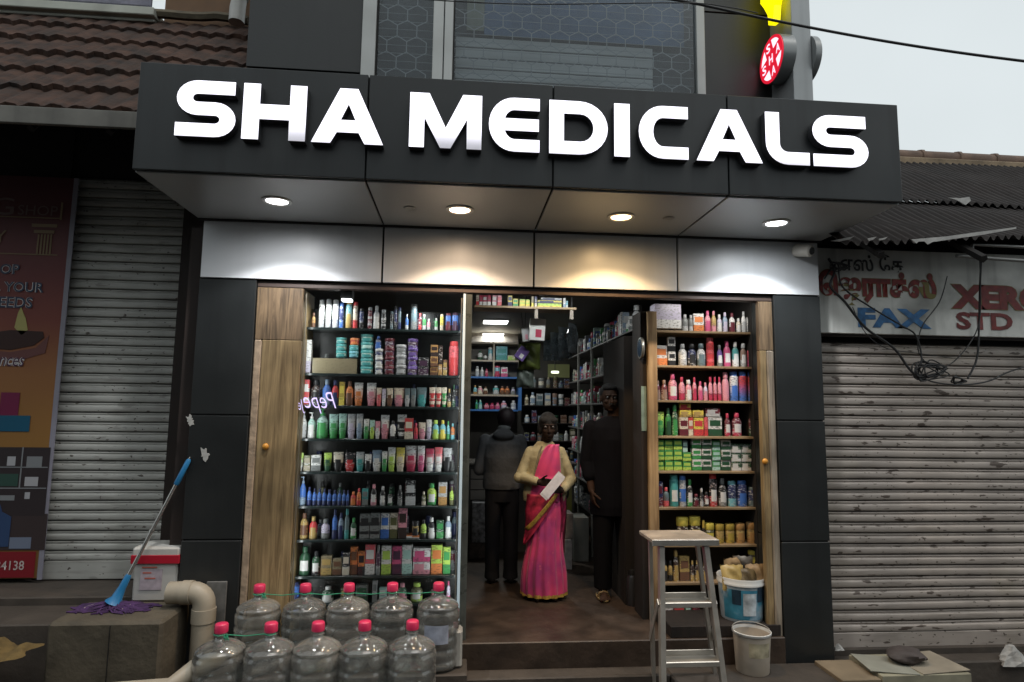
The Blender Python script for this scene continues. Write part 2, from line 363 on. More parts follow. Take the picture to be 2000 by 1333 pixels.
# curtain, paper and netting behind the upper glass, with reflections set in as sheets
cur = MB(); cur.box(wA[0], wC[1], .2, .21, 3.46, TOP-.41)
cur = tag(cur.build('curtain', mat('grey_blue_curtain', (.07, .085, .10), .8, var=.35, vs=2)), 'dark grey blue curtain hung inside the upper window', 'curtain')
q = [PX(890, .17, 90), PX(1274, .17, 90)]
M_sheet = mat('reflected_pale_wall', (.50, .52, .53), .7, var=.2, vs=3, st=(.4, 1, 3))
bl = MB()  # slats standing in for the reflection of a pale wall opposite
for k in range(15):
    z = 3.2+k*.085
    if z+.08 < PZ(1000, 78, .17)+.07: bl.rbox(q[0], q[1], .165, .175, z, z+.078, .004)
tag(bl.build('reflected_wall', M_sheet), 'pale grey house wall as reflected in the lower part of the upper window', 'reflection')
tag(MB().box(PX(946, .15, 50), PX(1335, .15, 50), .145, .15, PZ(1000, 72, .15), TOP-.5).build('reflected_sheet', mat('reflected_blue_sheet', (.07, .13, .25), .6, var=.3, vs=3, bump=.3, bs=8)), 'dark blue sheet across the street as reflected in the upper window', 'sheet')  # solid sheet in place of a blue reflection on the pane
tag(MB().box(PX(912, .13, 30), PX(946, .13, 30), .13, .135, PZ(930, 60, .13), PZ(930, -60, .13)).build('paper_notice', mat('dim_paper', (.22, .24, .2), .7, var=.3)), 'small pale paper taped high inside the upper window left of the reflected blue sheet', 'paper')
hexm = MB(); hs_ = .082
def hexnet(x0, x1, z0, z1):
    dx = hs_*1.732; dz = hs_*1.5; j = 0; z = z0
    seen = set()
    while z < z1:
        x = x0+(dx/2 if j % 2 else 0)
        while x < x1:
            pts = [(x+hs_*math.sin(R(60*k)), z+hs_*math.cos(R(60*k))) for k in range(6)]
            for k in range(6):
                a, b = pts[k], pts[(k+1) % 6]; key = (round((a[0]+b[0])*200), round((a[1]+b[1])*200))
                if key in seen or min(a[0], b[0]) < x0 or max(a[0], b[0]) > x1 or min(a[1], b[1]) < z0: continue
                seen.add(key); d = Vector((b[0]-a[0], 0, b[1]-a[1])).normalized(); nrm = Vector((-d.z, 0, d.x))*.0034
                A = Vector((a[0], .04, a[1])); B = Vector((b[0], .04, b[1]))
                hexm.quad(A-nrm, B-nrm, B+nrm, A+nrm)
            x += dx
        z += dz; j += 1
hexnet(wA[1], wB[0], 3.46, 5.0); hexnet(wB[1]+.01, wC[0], 3.46, 5.0)
for k in range(26):
    z = 3.47+k*.0615
    hexm.box(wA[1], wB[0], .044, .046, z, z+.003); hexm.box(wB[1]+.01, wC[0], .044, .046, z, z+.003)
tag(hexm.build('window_netting', mat('net_thread', (.34, .37, .40), .6)), 'pale hexagon patterned netting behind the upper window glass', 'netting')
# right upper pier
pier = MB(); pa = PX(1548, -.3, 100)
MB().rbox(pa, pxr, -.30, .25, 3.46, 3.66, .003).build('corner_pier', mat('grey_pier', (.34, .355, .36), .4, metal=.2, var=.12, vs=2, streak=.3), bld)
MB().rbox(pa, pxr, -.30, .25, 3.675, TOP, .003).build('corner_pier', _mc[('grey_pier',)], bld)
MB().box(pa+.01, pxr-.01, -.29, .24, 3.5, TOP-.1).build('pier_core', M_gap, bld)
# ------------------------------------------------------------------ canopy with the sign
can = thing('sign_canopy', 'deep charcoal shop canopy with glowing white SHA MEDICALS letters', 'canopy', (.4, -.4, ZC))
for a, b in zip(SE[:-1], SE[1:]):
    MB().rbox(a+.004, b-.004, PF, PF+.02, ZC-.004, ZK, .003).build('fascia_panel', M_fasc, can)
    MB().rbox(a+.007, b-.007, PF+.03, -.006, ZC-.012, ZC-.002, .002).build('soffit_panel', M_soff, can)
    MB().rbox(max(a, XL)+.007, min(b, XR)-.007, -.012, .012, ZB+.004, ZT-.004, .002).build('band_panel', M_band, can)
MB().box(SE[0]+.004, SE[-1]-.004, PF+.022, -.012, ZC, ZK-.004).build('canopy_body', M_gap, can)
MB().box(XL+.004, XR-.004, .013, .10, ZB+.002, ZT).build('band_backing', M_gap, can)
MB().rbox(SE[0]+.003, SE[-1]-.003, -.04, -.016, ZT-.012, ZT+.004, .002).build('trim', M_gap, can)
MB().rbox(SE[0], SE[0]+.004-.001, PF+.021, -.01, ZC, ZK, .0005).build('side_panel', M_fasc, can)
MB().rbox(SE[-1]-.003, SE[-1], PF+.021, -.01, ZC, ZK, .0005).build('side_panel', M_fasc, can)
# letters: px x0,x1, ytop, ybottom in the photo surveyed onto the fascia plane
YL = PF-.055
zt = PZ(1215, 203, YL); zb = PZ(1215, 306, YL)
def arc(cx, cz, rx, rz, a0, a1, n=10): return [(cx+rx*math.cos(R(a0+(a1-a0)*k/n)), cz+rz*math.sin(R(a0+(a1-a0)*k/n))) for k in range(n+1)]
T = .265   # stroke in units of height
def glyph(ch, w):
    """closed outlines in a box w wide, 1 tall; w,T in height units"""
    v = T*.98
    if ch == 'H':
        a = T*1.05
        return [[(0, 0), (a, 0), (a, .5-T/2), (w-a, .5-T/2), (w-a, 0), (w, 0), (w, 1), (w-a, 1), (w-a, .5+T/2), (a, .5+T/2), (a, 1), (0, 1)]]
    if ch == 'I': return [[(0, 0), (w, 0), (w, 1), (0, 1)]]
    if ch == 'A':
        t = w*.5; ap = .155
        return [[(0, 0), (.32, 0), (.32+.17*.62, .20), (w-.32-.17*.62, .20), (w-.32, 0), (w, 0), (t+ap, 1), (t-ap, 1)], [(t-.13, .42), (t, .72), (t+.13, .42)]]
    if ch == 'M':
        a = T*.98
        return [[(0, 0), (a, 0), (a, .55), (w/2-.09, 0), (w/2+.09, 0), (w-a, .55), (w-a, 0), (w, 0), (w, 1), (w-a*1.3, 1), (w/2, .37), (a*1.3, 1), (0, 1)]]
    if ch == 'L':
        r = .42
        return [[(0, 1)]+arc(r, r, r, r, 180, 270, 8)+[(w, 0), (w, T*.9)]+list(reversed(arc(T+.16, T*.9+.16, .16, .16, 180, 270, 6)))+[(T, 1)]]
    if ch == 'D':
        r = .5; return [[(0, 0)]+[(w-.52, 0)]+arc(w-.52, .5, .52, .5, -90, 90, 14)+[(0, 1)],
                        [(T, T*.9)]+[(T, 1-T*.9)]+[(w-.5, 1-T*.9)]+list(reversed(arc(w-.5, .5, .24, .5-T*.9, -90, 90, 10)))]
    if ch in 'CE':
        o = [(w, 1)]+arc(.45, .5, .45, .5, 90, 270, 16)+[(w, 0), (w, T*.85)]; inn = list(reversed(arc(.45, .5, .45-T, .5-T*.85, 90, 270, 12)))
        if ch == 'C': return [o+inn+[(w, 1-T*.85)]]
        lo = [p for p in inn if p[1] < .5-T*.42]; hi = [p for p in inn if p[1] > .5+T*.42]
        xi = .19+.04
        return [o+lo+[(xi+.06, .5-T*.42), (w*.985, .5-T*.42), (w*.985, .5+T*.42), (xi+.06, .5+T*.42)]+hi+[(w, 1-T*.85)]]
    if ch == 'S':
        t = T*.88; m = .5; rO = (1+t)/4; rI = rO-t; cz1 = 1-rO; cz0 = rO
        ro = rO*1.12; ri = max(rI*1.12, .02)
        L = [(w*.97, 1)]+arc(ro, cz1, ro, rO, 90, 270, 12)+list(reversed(arc(w-ro, cz0, ri, rI, -90, 90, 8)))
        L += [(0, t), (0, 0)]+arc(w-ro, cz0, ro, rO, -90, 90, 12)+list(reversed(arc(ro, cz1, ri, rI, 90, 270, 8)))+[(w*.97, 1-t)]
        return [L]
M_ret = mat('letter_return', (.05, .05, .055), .4)
def lit(name, dim):
    m = bpy.data.materials.new(name); m.use_nodes = True; n = m.node_tree.nodes; l = m.node_tree.links; b = n['Principled BSDF']
    tc = n.new('ShaderNodeTexCoord'); sp = n.new('ShaderNodeSeparateXYZ'); l.new(tc.outputs['Generated'], sp.inputs[0])
    mr = n.new('ShaderNodeMapRange'); mr.interpolation_type = 'SMOOTHSTEP'; mr.inputs[1].default_value = .0; mr.inputs[2].default_value = dim[0]; mr.inputs[3].default_value = dim[1]; mr.inputs[4].default_value = 1
    l.new(sp.outputs['Z'], mr.inputs[0])
    t = n.new('ShaderNodeTexNoise'); t.inputs['Scale'].default_value = 9; l.new(tc.outputs['Object'], t.inputs['Vector'])
    m2 = n.new('ShaderNodeMapRange'); m2.inputs[3].default_value = .85; m2.inputs[4].default_value = 1.1; l.new(t.outputs['Fac'], m2.inputs[0])
    src = mr.outputs[0]
    if dim[2]:   # dead diodes on one side only
        mx = n.new('ShaderNodeMapRange'); mx.inputs[1].default_value = dim[2][0]; mx.inputs[2].default_value = dim[2][1]; mx.inputs[3].default_value = 1; mx.inputs[4].default_value = 0
        l.new(sp.outputs['X'], mx.inputs[0]); ma = n.new('ShaderNodeMath'); ma.operation = 'MAXIMUM'; l.new(mr.outputs[0], ma.inputs[0]); l.new(mx.outputs[0], ma.inputs[1]); src = ma.outputs[0]
    mm = n.new('ShaderNodeMath'); mm.operation = 'MULTIPLY'; l.new(src, mm.inputs[0]); l.new(m2.outputs[0], mm.inputs[1])
    m3 = n.new('ShaderNodeMath'); m3.operation = 'MULTIPLY'; m3.inputs[1].default_value = 1.8; l.new(mm.outputs[0], m3.inputs[0])
    b.inputs['Base Color'].default_value = (.5, .5, .52, 1); b.inputs['Emission Color'].default_value = (.90, .88, 1.0, 1); l.new(m3.outputs[0], b.inputs['Emission Strength'])
    b.inputs['Roughness'].default_value = .3
    return m
LET = [('S', 344, 461), ('H', 474, 598), ('A', 610, 750), ('M', 800, 941), ('E', 955, 1054), ('D', 1073, 1187), ('I', 1200, 1230), ('C', 1248, 1344), ('A', 1360, 1488), ('L', 1496, 1580), ('S', 1588, 1695)]
for i, (ch, a, b) in enumerate(LET):
    pym = 210+(a-344)*.052; xa = PX(a, YL, pym); xb = PX(b, YL, pym); h = zt-zb
    loops = glyph(ch, (xb-xa)/h); loops = [[(xa+p[0]*h, zb+p[1]*h) for p in L] for L in loops]
    dim = {1: (.42, .25, (.60, .72)), 3: (.45, .18, (.18, .5)), 6: (.05, .8, None), 9: (.2, .45, None), 10: (.12, .6, None), 5: (.10, .6, None)}.get(i, (.06, .7, None))
    body = MB().prism(loops, YL+.004, PF-.001).build('letter', M_ret, can)
    MB().prism(loops, YL, YL+.0035).build('face', lit('lit_acrylic_%d' % i, dim), body)
    if i in (1, 3, 9, 10):
        lm = bpy.data.lights  # no lamps here: the faces themselves glow
# downlights
LG = [(541, 393, (1, 1, 1), 1), (898, 410, (1, .72, .48), 1), (1213, 424, (1, .66, .32), 1), (1516, 436, (.95, .98, 1), 1)]
for px, py, c, k in LG:
    p = G(px, py, ZC-.014)
    ring = MB().lathe([(.066, -.001), (.088, -.001), (.090, -.006), (.076, -.012), (.066, -.006)], (p.x, p.y, ZC-.012), 24, caps=False).build('downlight', mat('downlight_ring', (.55, .55, .53), .3, metal=.4), can, smooth=True)
    MB().lathe([(.0, -.005), (.0655, -.005)], (p.x, p.y, ZC-.012), 24, caps=False).build('lens', emis('lens_%d' % px, c, 9), ring)
    sl = bpy.data.lights.new('downlight_lamp', 'SPOT'); sl.energy = 52; sl.color = c; sl.spot_size = R(124); sl.spot_blend = .28; sl.shadow_soft_size = .045
    s2 = bpy.data.lights.new('downlight_spill', 'SPOT'); s2.energy = 27; s2.color = c; s2.spot_size = R(176); s2.spot_blend = 1; s2.shadow_soft_size = .05
    s3 = bpy.data.objects.new('downlight_spill', s2); COL.objects.link(s3); s3.parent = can; s3.location = Vector((p.x, p.y, ZC-.03))-wl(can)
    s_ = bpy.data.objects.new('downlight_lamp', sl); COL.objects.link(s_); s_.parent = can; s_.location = Vector((p.x, p.y, ZC-.03))-wl(can)
for px, py in ((800, 407), (1306, 427)):
    p = G(px, py, ZC-.014)
    r_ = MB().lathe([(.0, -.004), (.022, -.004), (.036, -.006), (.04, -.001)], (p.x, p.y, ZC-.012), 20, caps=False).build('ceiling_sensor', mat('sensor_plastic', (.30, .31, .31), .35), can, smooth=True)
# blade signs on the pier
bs = thing('round_blade_sign', 'round red and white lit sign with SHA cross on the grey pier', 'sign', (pa, -.2, 3.9))
cc = P(1509, 115, -.20); rr = .168; cy = -.19
Mx = Matrix.Translation((cc.x, cy, cc.z)) @ Matrix.Rotation(R(-90), 4, 'Z')   # local x,z plane -> plane of constant X, front face towards -X
# local frame: x -> -y world? keep lettering readable from the left
Mx = Matrix(((0, 1, 0, cc.x), (-1, 0, 0, cy), (0, 0, 1, cc.z), (0, 0, 0, 1)))
cir = lambda r, n=40: [(r*math.cos(2*math.pi*k/n), r*math.sin(2*math.pi*k/n)) for k in range(n)]
MB().prism([cir(rr)], .0, pa-cc.x-.001, M=Mx).build('drum', mat('sign_drum', (.25, .26, .26), .3, metal=.3), bs, smooth=True)
MB().prism([cir(rr*.985), cir(rr*.86)], -.008, -.001, M=Mx).build('red_rim', emis('lit_red', (.75, .01, .035), .9), bs)
MB().prism([cir(rr*.86)], -.004, -.0012, M=Mx).build('white_face', emis('lit_white', (.95, .85, 1), 1.1), bs)
d2 = tag(MB().prism([cir(rr)], pxr-cc.x+.001, pxr-cc.x+.045, M=Mx).build('round_box_sign', mat('sign_drum', None), smooth=True), 'grey round sign box on the far right side of the grey pier', 'sign')
cr = MB(); a_ = rr*.30; b_ = rr*.87
for ang in (0, 90):
    m_ = Mx @ Matrix.Rotation(R(ang-18), 4, 'Y')
    if ang == 0: cr.prism([[(-b_, -a_), (b_, -a_), (b_, a_), (-b_, a_)]], -.0062, -.0045, M=m_)
    else:
        cr.prism([[(-b_, -a_), (-a_-.0005, -a_), (-a_-.0005, a_), (-b_, a_)]], -.0062, -.0045, M=m_)
        cr.prism([[(a_+.0005, -a_), (b_, -a_), (b_, a_), (a_+.0005, a_)]], -.0062, -.0045, M=m_)
cr.build('red_cross', emis('lit_red', None, 0), bs)
sz = rr*.20
for t_, u, w in (('S', 0, .62), ('H', 0, 0), ('A', 0, -.62), ('S', -.62, 0), ('A', .62, 0)):
    c0 = Vector((u*rr, 0, w*rr)); c0.rotate(Matrix.Rotation(R(-18), 3, 'Y'))
    text_obj('sign_lettering', t_, emis('lit_white', None, 0), c0.x-sz*.8, c0.x+sz*.8, c0.z-sz, c0.z+sz, -.0085, bs, bold=.02, M=Mx)
ys = thing('yellow_blade_sign', 'glowing yellow curved sign above the round red sign on the pier', 'sign', (pa, -.2, 4.2))
def yz(px, py, y0=-.33):   # survey on plane of constant X through the disc
    d = ray(px, py); t = (cc.x-CP.x)/d.x; q_ = CP+d*t; return (-(q_.y-cy), q_.z-cc.z)
pl = [yz(*a) for a in ((1488, -60), (1486, 8), (1493, 17), (1500, 30), (1502, 50), (1511, 42), (1513, 10), (1517, -10), (1518, -60))]
MB().prism([pl], -.004, .05, M=Mx).build('lit_panel', emis('lit_yellow', (1, .86, .0), 1.25), ys)
# ------------------------------------------------------------------ glass display door on the left and window fittings
gx1 = PX(905, .03, 600)
dg = thing('glass_shop_window', 'clear glass pane with a bright metal edge in front of the left shelves', 'window', (-.5, .03, 0))
MB().quad((wx1+.002, .031, .02), (gx1, .031, .02), (gx1, .031, 2.386), (wx1+.002, .031, 2.386)).build('pane', glassy('shop_glass', (.96, .98, .975), .8, .0, (.4, .45, .45), .015), dg)
MB().rbox(gx1-.001, gx1+.017, .018, .046, .004, 2.386, .003).build('edge_strip', mat('glowing_glass_edge', (.55, .66, .72), .25, metal=.0, var=.12, vs=3, emit=(.6, .85, 1), es=.14), dg)  # faint glow put into the edge so that it looks lit
MB().rbox(gx1+.019, gx1+.062, .03, .20, .004, 2.386, .003).build('side_frame', mat('dull_side_frame', (.10, .11, .10), .3, metal=.4, var=.3), dg)
M_neon_refl = mat('reflected_neon_script', (.55, .50, .75), .4, emit=(.6, .5, .9), es=.9)
text_obj('reflected_lettering', 'Pepe', M_neon_refl, PX(592, .02, 780), PX(657, .02, 780), PZ(620, 808, .02), PZ(620, 766, .02), .0255, dg, mirror=True, shear=.5, bold=-.008)  # mirrored glowing letters stand in for a neon sign's reflection
text_obj('reflected_lettering', 'Je', M_neon_refl, PX(582, .02, 780), PX(596, .02, 780), PZ(590, 808, .02), PZ(590, 780, .02), .0255, dg, mirror=True, shear=.5, bold=-.008)
# ------------------------------------------------------------------ shutters
def shutter_mesh(x0, x1, z0, z1, y, pitch=.066, amp=.011):
    m = MB(); n = int((z1-z0)/pitch); xs = [x0+(x1-x0)*k/24 for k in range(25)]; rows = []
    prof = [(0, -.1), (.03, -.9), (.09, -1.1), (.50, -1.2), (.56, -1.0), (.60, -.15), (.66, .0), (.74, -.1), (.78, -.5), (.85, -.45), (.88, -.1), (.90, .5), (.92, 1.6), (.985, 1.6)]
    for j in range(n):
        for t, a in prof: rows.append((z0+(j+t)*pitch, a*amp))
    rows.append((z0+n*pitch, 0))
    jit = [random.uniform(-.0022, .0022) for _ in range(n+1)]
    for i, (z, a) in enumerate(rows):
        for k, x in enumerate(xs):
            m.v.append(Vector((x, y+a+jit[i//len(prof)]+.003*math.sin(x*5+z*3), z+.0015*math.sin(x*3.1+z*9))))
    nn = len(xs)
    for i in range(len(rows)-1):
        for k in range(nn-1): m.f.append((i*nn+k, i*nn+k+1, (i+1)*nn+k+1, (i+1)*nn+k))
    return m
# ---- left neighbour
YS = .5
lsx0, lsx1 = PX(152, YS, 345)-.02, PX(357, YS, 400)+.03
lz0, lz1 = PZ(190, 1100, YS), PZ(250, 345, YS)
ls = thing('candle_shop_building', 'dim shop left of the pharmacy with grey roller shutter under a red tiled roof', 'building', (-2.9, YS, .26))
shutter_mesh(lsx0, lsx1, lz0+.02, lz1, YS, .0695).build('shutter', M_shutter, ls, smooth=True)
MB().rbox(lsx0+.0, lsx1, YS-.012, YS+.02, PZ(190, 1131, YS), lz0+.018, .004).build('shutter_bottom_bar', M_shutter, ls)
MB().box(lsx0-2.5, lsx0-.04, YS+.02, YS+.2, .2, 4.25).build('wall', M_blackwall, ls)
MB().box(lsx1, XL+.15, YS-.04, YS+.2, .2, 4.25).build('side_post', mat('dark_brown_post', (.022, .013, .010), .7, var=.3, vs=4), ls)
MB().box(XL-.10, XL-.015, .06, .45, .2, 2.8).build('side_post', mat('dark_brown_post', None), ls)
MB().box(lsx0-.04, lsx1, YS+.03, YS+.2, lz1-.02, 4.25).build('wall', M_blackwall, ls)
MB().box(-5.6, XL+.1, YS+.21, 3., .2, 3.3).build('interior_wall', M_blackwall, ls)
# tiled roof
M_tile = mat('clay_roof_tile', (.052, .026, .017), .9, var=.75, vs=9, bump=.5, bs=40, dirt=.75, dcol=(.025, .018, .014), ds=4)
rx_ = PX(508, -.05, 100); ey, ez = -.52, PZ(130, 218, -.52); ty, tz = .62, PZ(130, 32, .62)
tm = MB(); nc = 6; cols = int((rx_+5.6)/.021)
for c in range(nc):
    for part in range(3):
        f = [.10, -.03, 1.06][part]
        for k in range(cols+1):
            x = -5.6+(rx_+5.6)*k/cols; ph = (x/.13) % 1.0
            rp = .013*math.sin(2*math.pi*ph)+.006*math.sin(4*math.pi*ph+.8)
            fr_ = (c+f)/nc; ww = .006*math.sin(x*3+c)+.003*math.sin(x*17+c*2.1)
            tm.v.append(Vector((x, ey+(ty-ey)*fr_-(.0 if part else 0)+rp*.5, ez+(tz-ez)*fr_+rp+ww+(.045 if part == 1 else (-.02 if part == 0 else .0)))))
nn = cols+1
for i in range(nc*3-1):
    for k in range(cols): tm.f.append((i*nn+k, i*nn+k+1, (i+1)*nn+k+1, (i+1)*nn+k))
tm.build('tiled_roof', M_tile, ls)
ub = MB(); ub.add([(-5.6, ey+.03, ez-.05), (rx_-.01, ey+.03, ez-.05), (rx_-.01, ty, tz-.06), (-5.6, ty, tz-.06)], [(0, 3, 2, 1)]); ub.build('roof_boarding', M_blackwall, ls)
MB().rbox(-5.6, PX(300, ey, 225), ey-.03, ey-.002, PZ(130, 246, ey-.02), PZ(130, 213, ey-.02), .004).build('eaves_board', mat('eaves_board_grey', (.14, .135, .12), .7, var=.3, vs=5, streak=.6), ls)
for k in range(9):
    x = -5.3+k*.45; ub = MB()
    ub.tube([(x, ey+.06, ez-.09), (x, ty-.05, tz-.11)], .025, 4).build('rafter', M_blackwall, ls)
bx0 = PX(322, .66, 20)
MB().box(bx0, ux0-.03, .66, .9, tz-.2, TOP).build('upper_wall', mat('ochre_wall', (.15, .085, .045), .8, var=.25, vs=5, dirt=.6), ls)
wl_ = MB(); wl_.rbox(-5.6, bx0-.005, .50, .9, PZ(150, 20, .5), PZ(150, 4, .5), .006); wl_.rbox(-5.6, bx0-.02, .55, .9, PZ(150, 33, .55), PZ(150, 22, .55)-.004, .006)
wl_.build('window_ledge', mat('pale_ledge', (.40, .41, .36), .6, var=.15, vs=4, dirt=.4), ls)
MB().box(-5.6, bx0-.1, .64, .66, PZ(150, 2, .64), TOP).build('window_pane', glassy('violet_pane', (.3, .3, .34), 1., .5, (.35, .34, .42)), ls)
# roof abutment mortar
mo = MB(); mo.tube([(-5.6+k*.12, ty-.04+random.uniform(-.012, .012), tz+.045+random.uniform(-.01, .01)) for k in range(int((ux0+5.55)/.12))], .035, 6)
mo.build('mortar_fillet', mat('mortar', (.09, .075, .05), .9, var=.4, vs=9, bump=.6, bs=30), ls)
# downpipe above roof
pc = P(462, 10, .38)
dp = MB(); dp.tube([(pc.x+.02, .38, TOP), (pc.x+.02, .38, pc.z+.05), (pc.x+.01, .38, pc.z-.02), (pc.x+.01, .375, pc.z-.15)], [.055, .055, .058, .058], 14)
dp = tag(dp.build('drain_pipe', mat('white_pvc', (.42, .42, .40), .45, var=.12, dirt=.4), smooth=True), 'short white pvc drain pipe ending above the red tiled roof', 'pipe')
cl_ = MB(); cl_.lathe([(.062, -.012), (.068, -.012), (.068, .012), (.062, .012)], (pc.x+.015, .38, pc.z+.06), 14, caps=False); cl_.build('pipe_collar', mat('collar_green', (.18, .22, .18), .5), dp)
# banner
by = .42
bR = PX(153, by, 360); bL = bR-.92; bz0, bz1 = PZ(60, 1130, by), PZ(60, 345, by)
bn = thing('shop_banner', 'tall printed shop banner in brown and gold with a lamp and candles, beside the shutter', 'banner', (bL, by, bz0))
def ramp_mat(name, stops, rough=.5):
    m = bpy.data.materials.new(name); m.use_nodes = True; n = m.node_tree.nodes; l = m.node_tree.links; b = n['Principled BSDF']
    tc = n.new('ShaderNodeTexCoord'); sp = n.new('ShaderNodeSeparateXYZ'); l.new(tc.outputs['Generated'], sp.inputs[0])
    r = n.new('ShaderNodeValToRGB'); e = r.color_ramp.elements
    while len(e) < len(stops): e.new(.5)
    for k, (p_, c_) in enumerate(stops): e[k].position = p_; e[k].color = (*c_, 1)
    t = n.new('ShaderNodeTexNoise'); t.inputs['Scale'].default_value = 4; ad = n.new('ShaderNodeMath'); ad.operation = 'MULTIPLY_ADD'; ad.inputs[1].default_value = .06
    l.new(tc.outputs['Object'], t.inputs['Vector']); l.new(t.outputs['Fac'], ad.inputs[0]); l.new(sp.outputs['Z'], ad.inputs[2]); l.new(ad.outputs[0], r.inputs[0])
    l.new(r.outputs[0], b.inputs['Base Color']); b.inputs['Roughness'].default_value = rough; return m
MB().box(bL, bR-.034, by, by+.006, bz0, bz1).build('printed_sheet', ramp_mat('banner_print', [(0, (.14, .07, .02)), (.34, (.26, .13, .03)), (.52, (.28, .12, .04)), (.66, (.19, .045, .03)), (.78, (.13, .022, .022)), (1, (.08, .014, .018))]), bn)
MB().box(bR-.033, bR, by-.001, by+.006, bz0-.01, bz1).build('border', mat('violet_white_border', (.26, .25, .30), .5, var=.1), bn)
bq = lambda px, py: P(px, py, by-.004)
def bquad(px0, px1, py0, py1, m, name, dy=.004):
    a = P((px0+px1)/2, py0, by-dy); b = P((px0+px1)/2, py1, by-dy); c = P(px0, (py0+py1)/2, by-dy); d = P(px1, (py0+py1)/2, by-dy)
    return MB().box(c.x, d.x, by-dy, by-dy+.0015, b.z, a.z).build(name, m, bn)
def btext(t, px0, px1, py0, py1, m, dy=.0065, **k):
    a = P((px0+px1)/2, py0, by-dy); b = P((px0+px1)/2, py1, by-dy)
    text_obj('banner_lettering', t, m, PX(px0, by-dy, (py0+py1)/2), PX(px1, by-dy, (py0+py1)/2), b.z, a.z, by-dy, bn, **k)
M_gold = mat('dull_gold_print', (.24, .17, .09), .6); M_navyp = mat('navy_print', (.025, .04, .08), .5); M_palep = mat('pale_print', (.62, .60, .60), .6)
btext('G', -18, 28, 386, 420, mat('dim_rose_print', (.16, .10, .09), .6)); btext('SHOP', 35, 113, 402, 421, mat('dim_rose_print', None))
btext('Y', -10, 12, 450, 474, M_gold)
for (t, a, b, c, d) in (('OP', 0, 38, 516, 536), ('. YOUR', -4, 86, 551, 571), ('EEDS', -2, 64, 580, 602)):
    btext(t, a, b, c, d, M_palep, .0050, bold=.035); btext(t, a, b, c, d, M_navyp, .0056, bold=.012)
btext('nces', -2, 48, 698, 716, M_palep, .0050, shear=.25, bold=.04); btext('nces', -2, 48, 698, 716, mat('plum_print', (.07, .02, .05), .5), .0056, shear=.25)
# classical column graphic
for k in range(5): bquad(72+k*6.2, 75.5+k*6.2, 458, 497, M_gold, 'column_print')
bquad(66, 106, 450, 456, M_gold, 'column_print'); bquad(62, 112, 438, 444, M_gold, 'column_print'); bquad(0, 118, 424, 426, M_gold, 'column_print'); bquad(0, 112, 496, 498, M_gold, 'column_print')
bquad(118, 122, 396, 430, M_gold, 'column_print')
# oil lamp graphic
def bshape(pts, m, name, dy=.004):
    L = [(P(x, y, by-dy).x, P(x, y, by-dy).z) for x, y in pts]; MB().prism([L], by-dy, by-dy+.0015).build(name, m, bn)
bshape([(28, 640), (35, 612), (41, 600), (50, 622), (54, 645), (42, 655)], mat('flame_print', (.42, .38, .13), .5), 'flame_print')
bshape([(-30, 652), (20, 645), (84, 648), (86, 660), (66, 675), (20, 684), (-30, 680)], mat('lamp_print', (.035, .012, .010), .4), 'lamp_print')
bshape([(-30, 684), (20, 688), (70, 680), (96, 655), (88, 690), (40, 704), (-30, 704)], mat('lamp_shadow_print', (.14, .05, .045), .5), 'lamp_print', .0035)
bquad(0, 37, 767, 812, mat('magenta_candle_print', (.16, .015, .06), .4), 'candle_print', .004); bquad(-10, 58, 812, 843, mat('teal_candle_print', (.01, .09, .16), .4), 'candle_print', .005)
bquad(-20, 93, 874, 1008, mat('cabinet_print', (.022, .014, .016), .6), 'cabinet_print')
bquad(-20, 90, 1004, 1075, mat('cabinet_print2', (.035, .022, .022), .6), 'cabinet_print', .0035)
M_pg = mat('grey_print', (.20, .21, .22), .6); M_pw = mat('white_print', (.38, .38, .40), .6); M_pgr = mat('green_print', (.02, .06, .045), .6)
for a in ((14, 30, 892, 910, M_pw), (52, 82, 892, 912, M_pg), (-5, 35, 926, 950, M_pgr), (48, 74, 932, 950, M_pw), (48, 58, 962, 975, M_pw), (-8, 28, 968, 978, M_pg), (-20, 93, 912, 914, M_pg), (-20, 90, 953, 955, M_pg), (40, 42.5, 874, 953, M_pg), (18, 60, 1050, 1072, mat('blue_grey_print', (.16, .19, .26), .5))): bquad(*a[:4], a[4], 'cabinet_item_print', .006)
bshape([(-20, 1000), (0, 985), (4, 1000), (22, 1010), (16, 1068), (-20, 1070)], mat('navy_bottle_print', (.03, .06, .14), .4), 'bottle_print', .007)
bquad(-30, 68, 1078, 1129, mat('red_strip_print', (.20, .008, .015), .5), 'red_strip', .004)
btext('34138', -8, 47, 1096, 1114, mat('number_print', (.5, .42, .40), .5), bold=.008)
# steps of the left shop
for (y0, y1, z0, z1, nm) in ((.24, .6, -.5, PZ(190, 1134, .48)-.002, 0), (.02, .238, -.5, PZ(50, 1160, .1), 1), (-.34, .018, -.5, PZ(50, 1216, -.3), 2), (-.9, -.342, -.5, PZ(50, 1290, -.7), 3)):
    tag(MB().rbox(-5.6, XL-.02 if nm < 3 else -2.60, y0, y1, z0, z1, .008).build('step', M_concd), kind='structure')
# concrete block
zb_ = .262; pL = P(92, 1215, -.36); pR_ = P(342, 1215, -.36)
zb_ = pL.z*.5+pR_.z*.5
blk = MB(); blk.rbox(pL.x, PX(376, .05, 1180), -.36, .235, -.5, zb_, .018)
blk = blk.build('concrete_block', M_conc); tag(blk, 'large damp concrete block with the mop and the white foam box on top', 'block')
for px in (118+90-20, 210):
    pass
g_ = MB(); g_.box(PX(212, -.364, 1250), PX(212, -.364, 1250)+.004, -.3635, -.3605, -.48, zb_-.02); g_.build('joint', M_gap, blk)
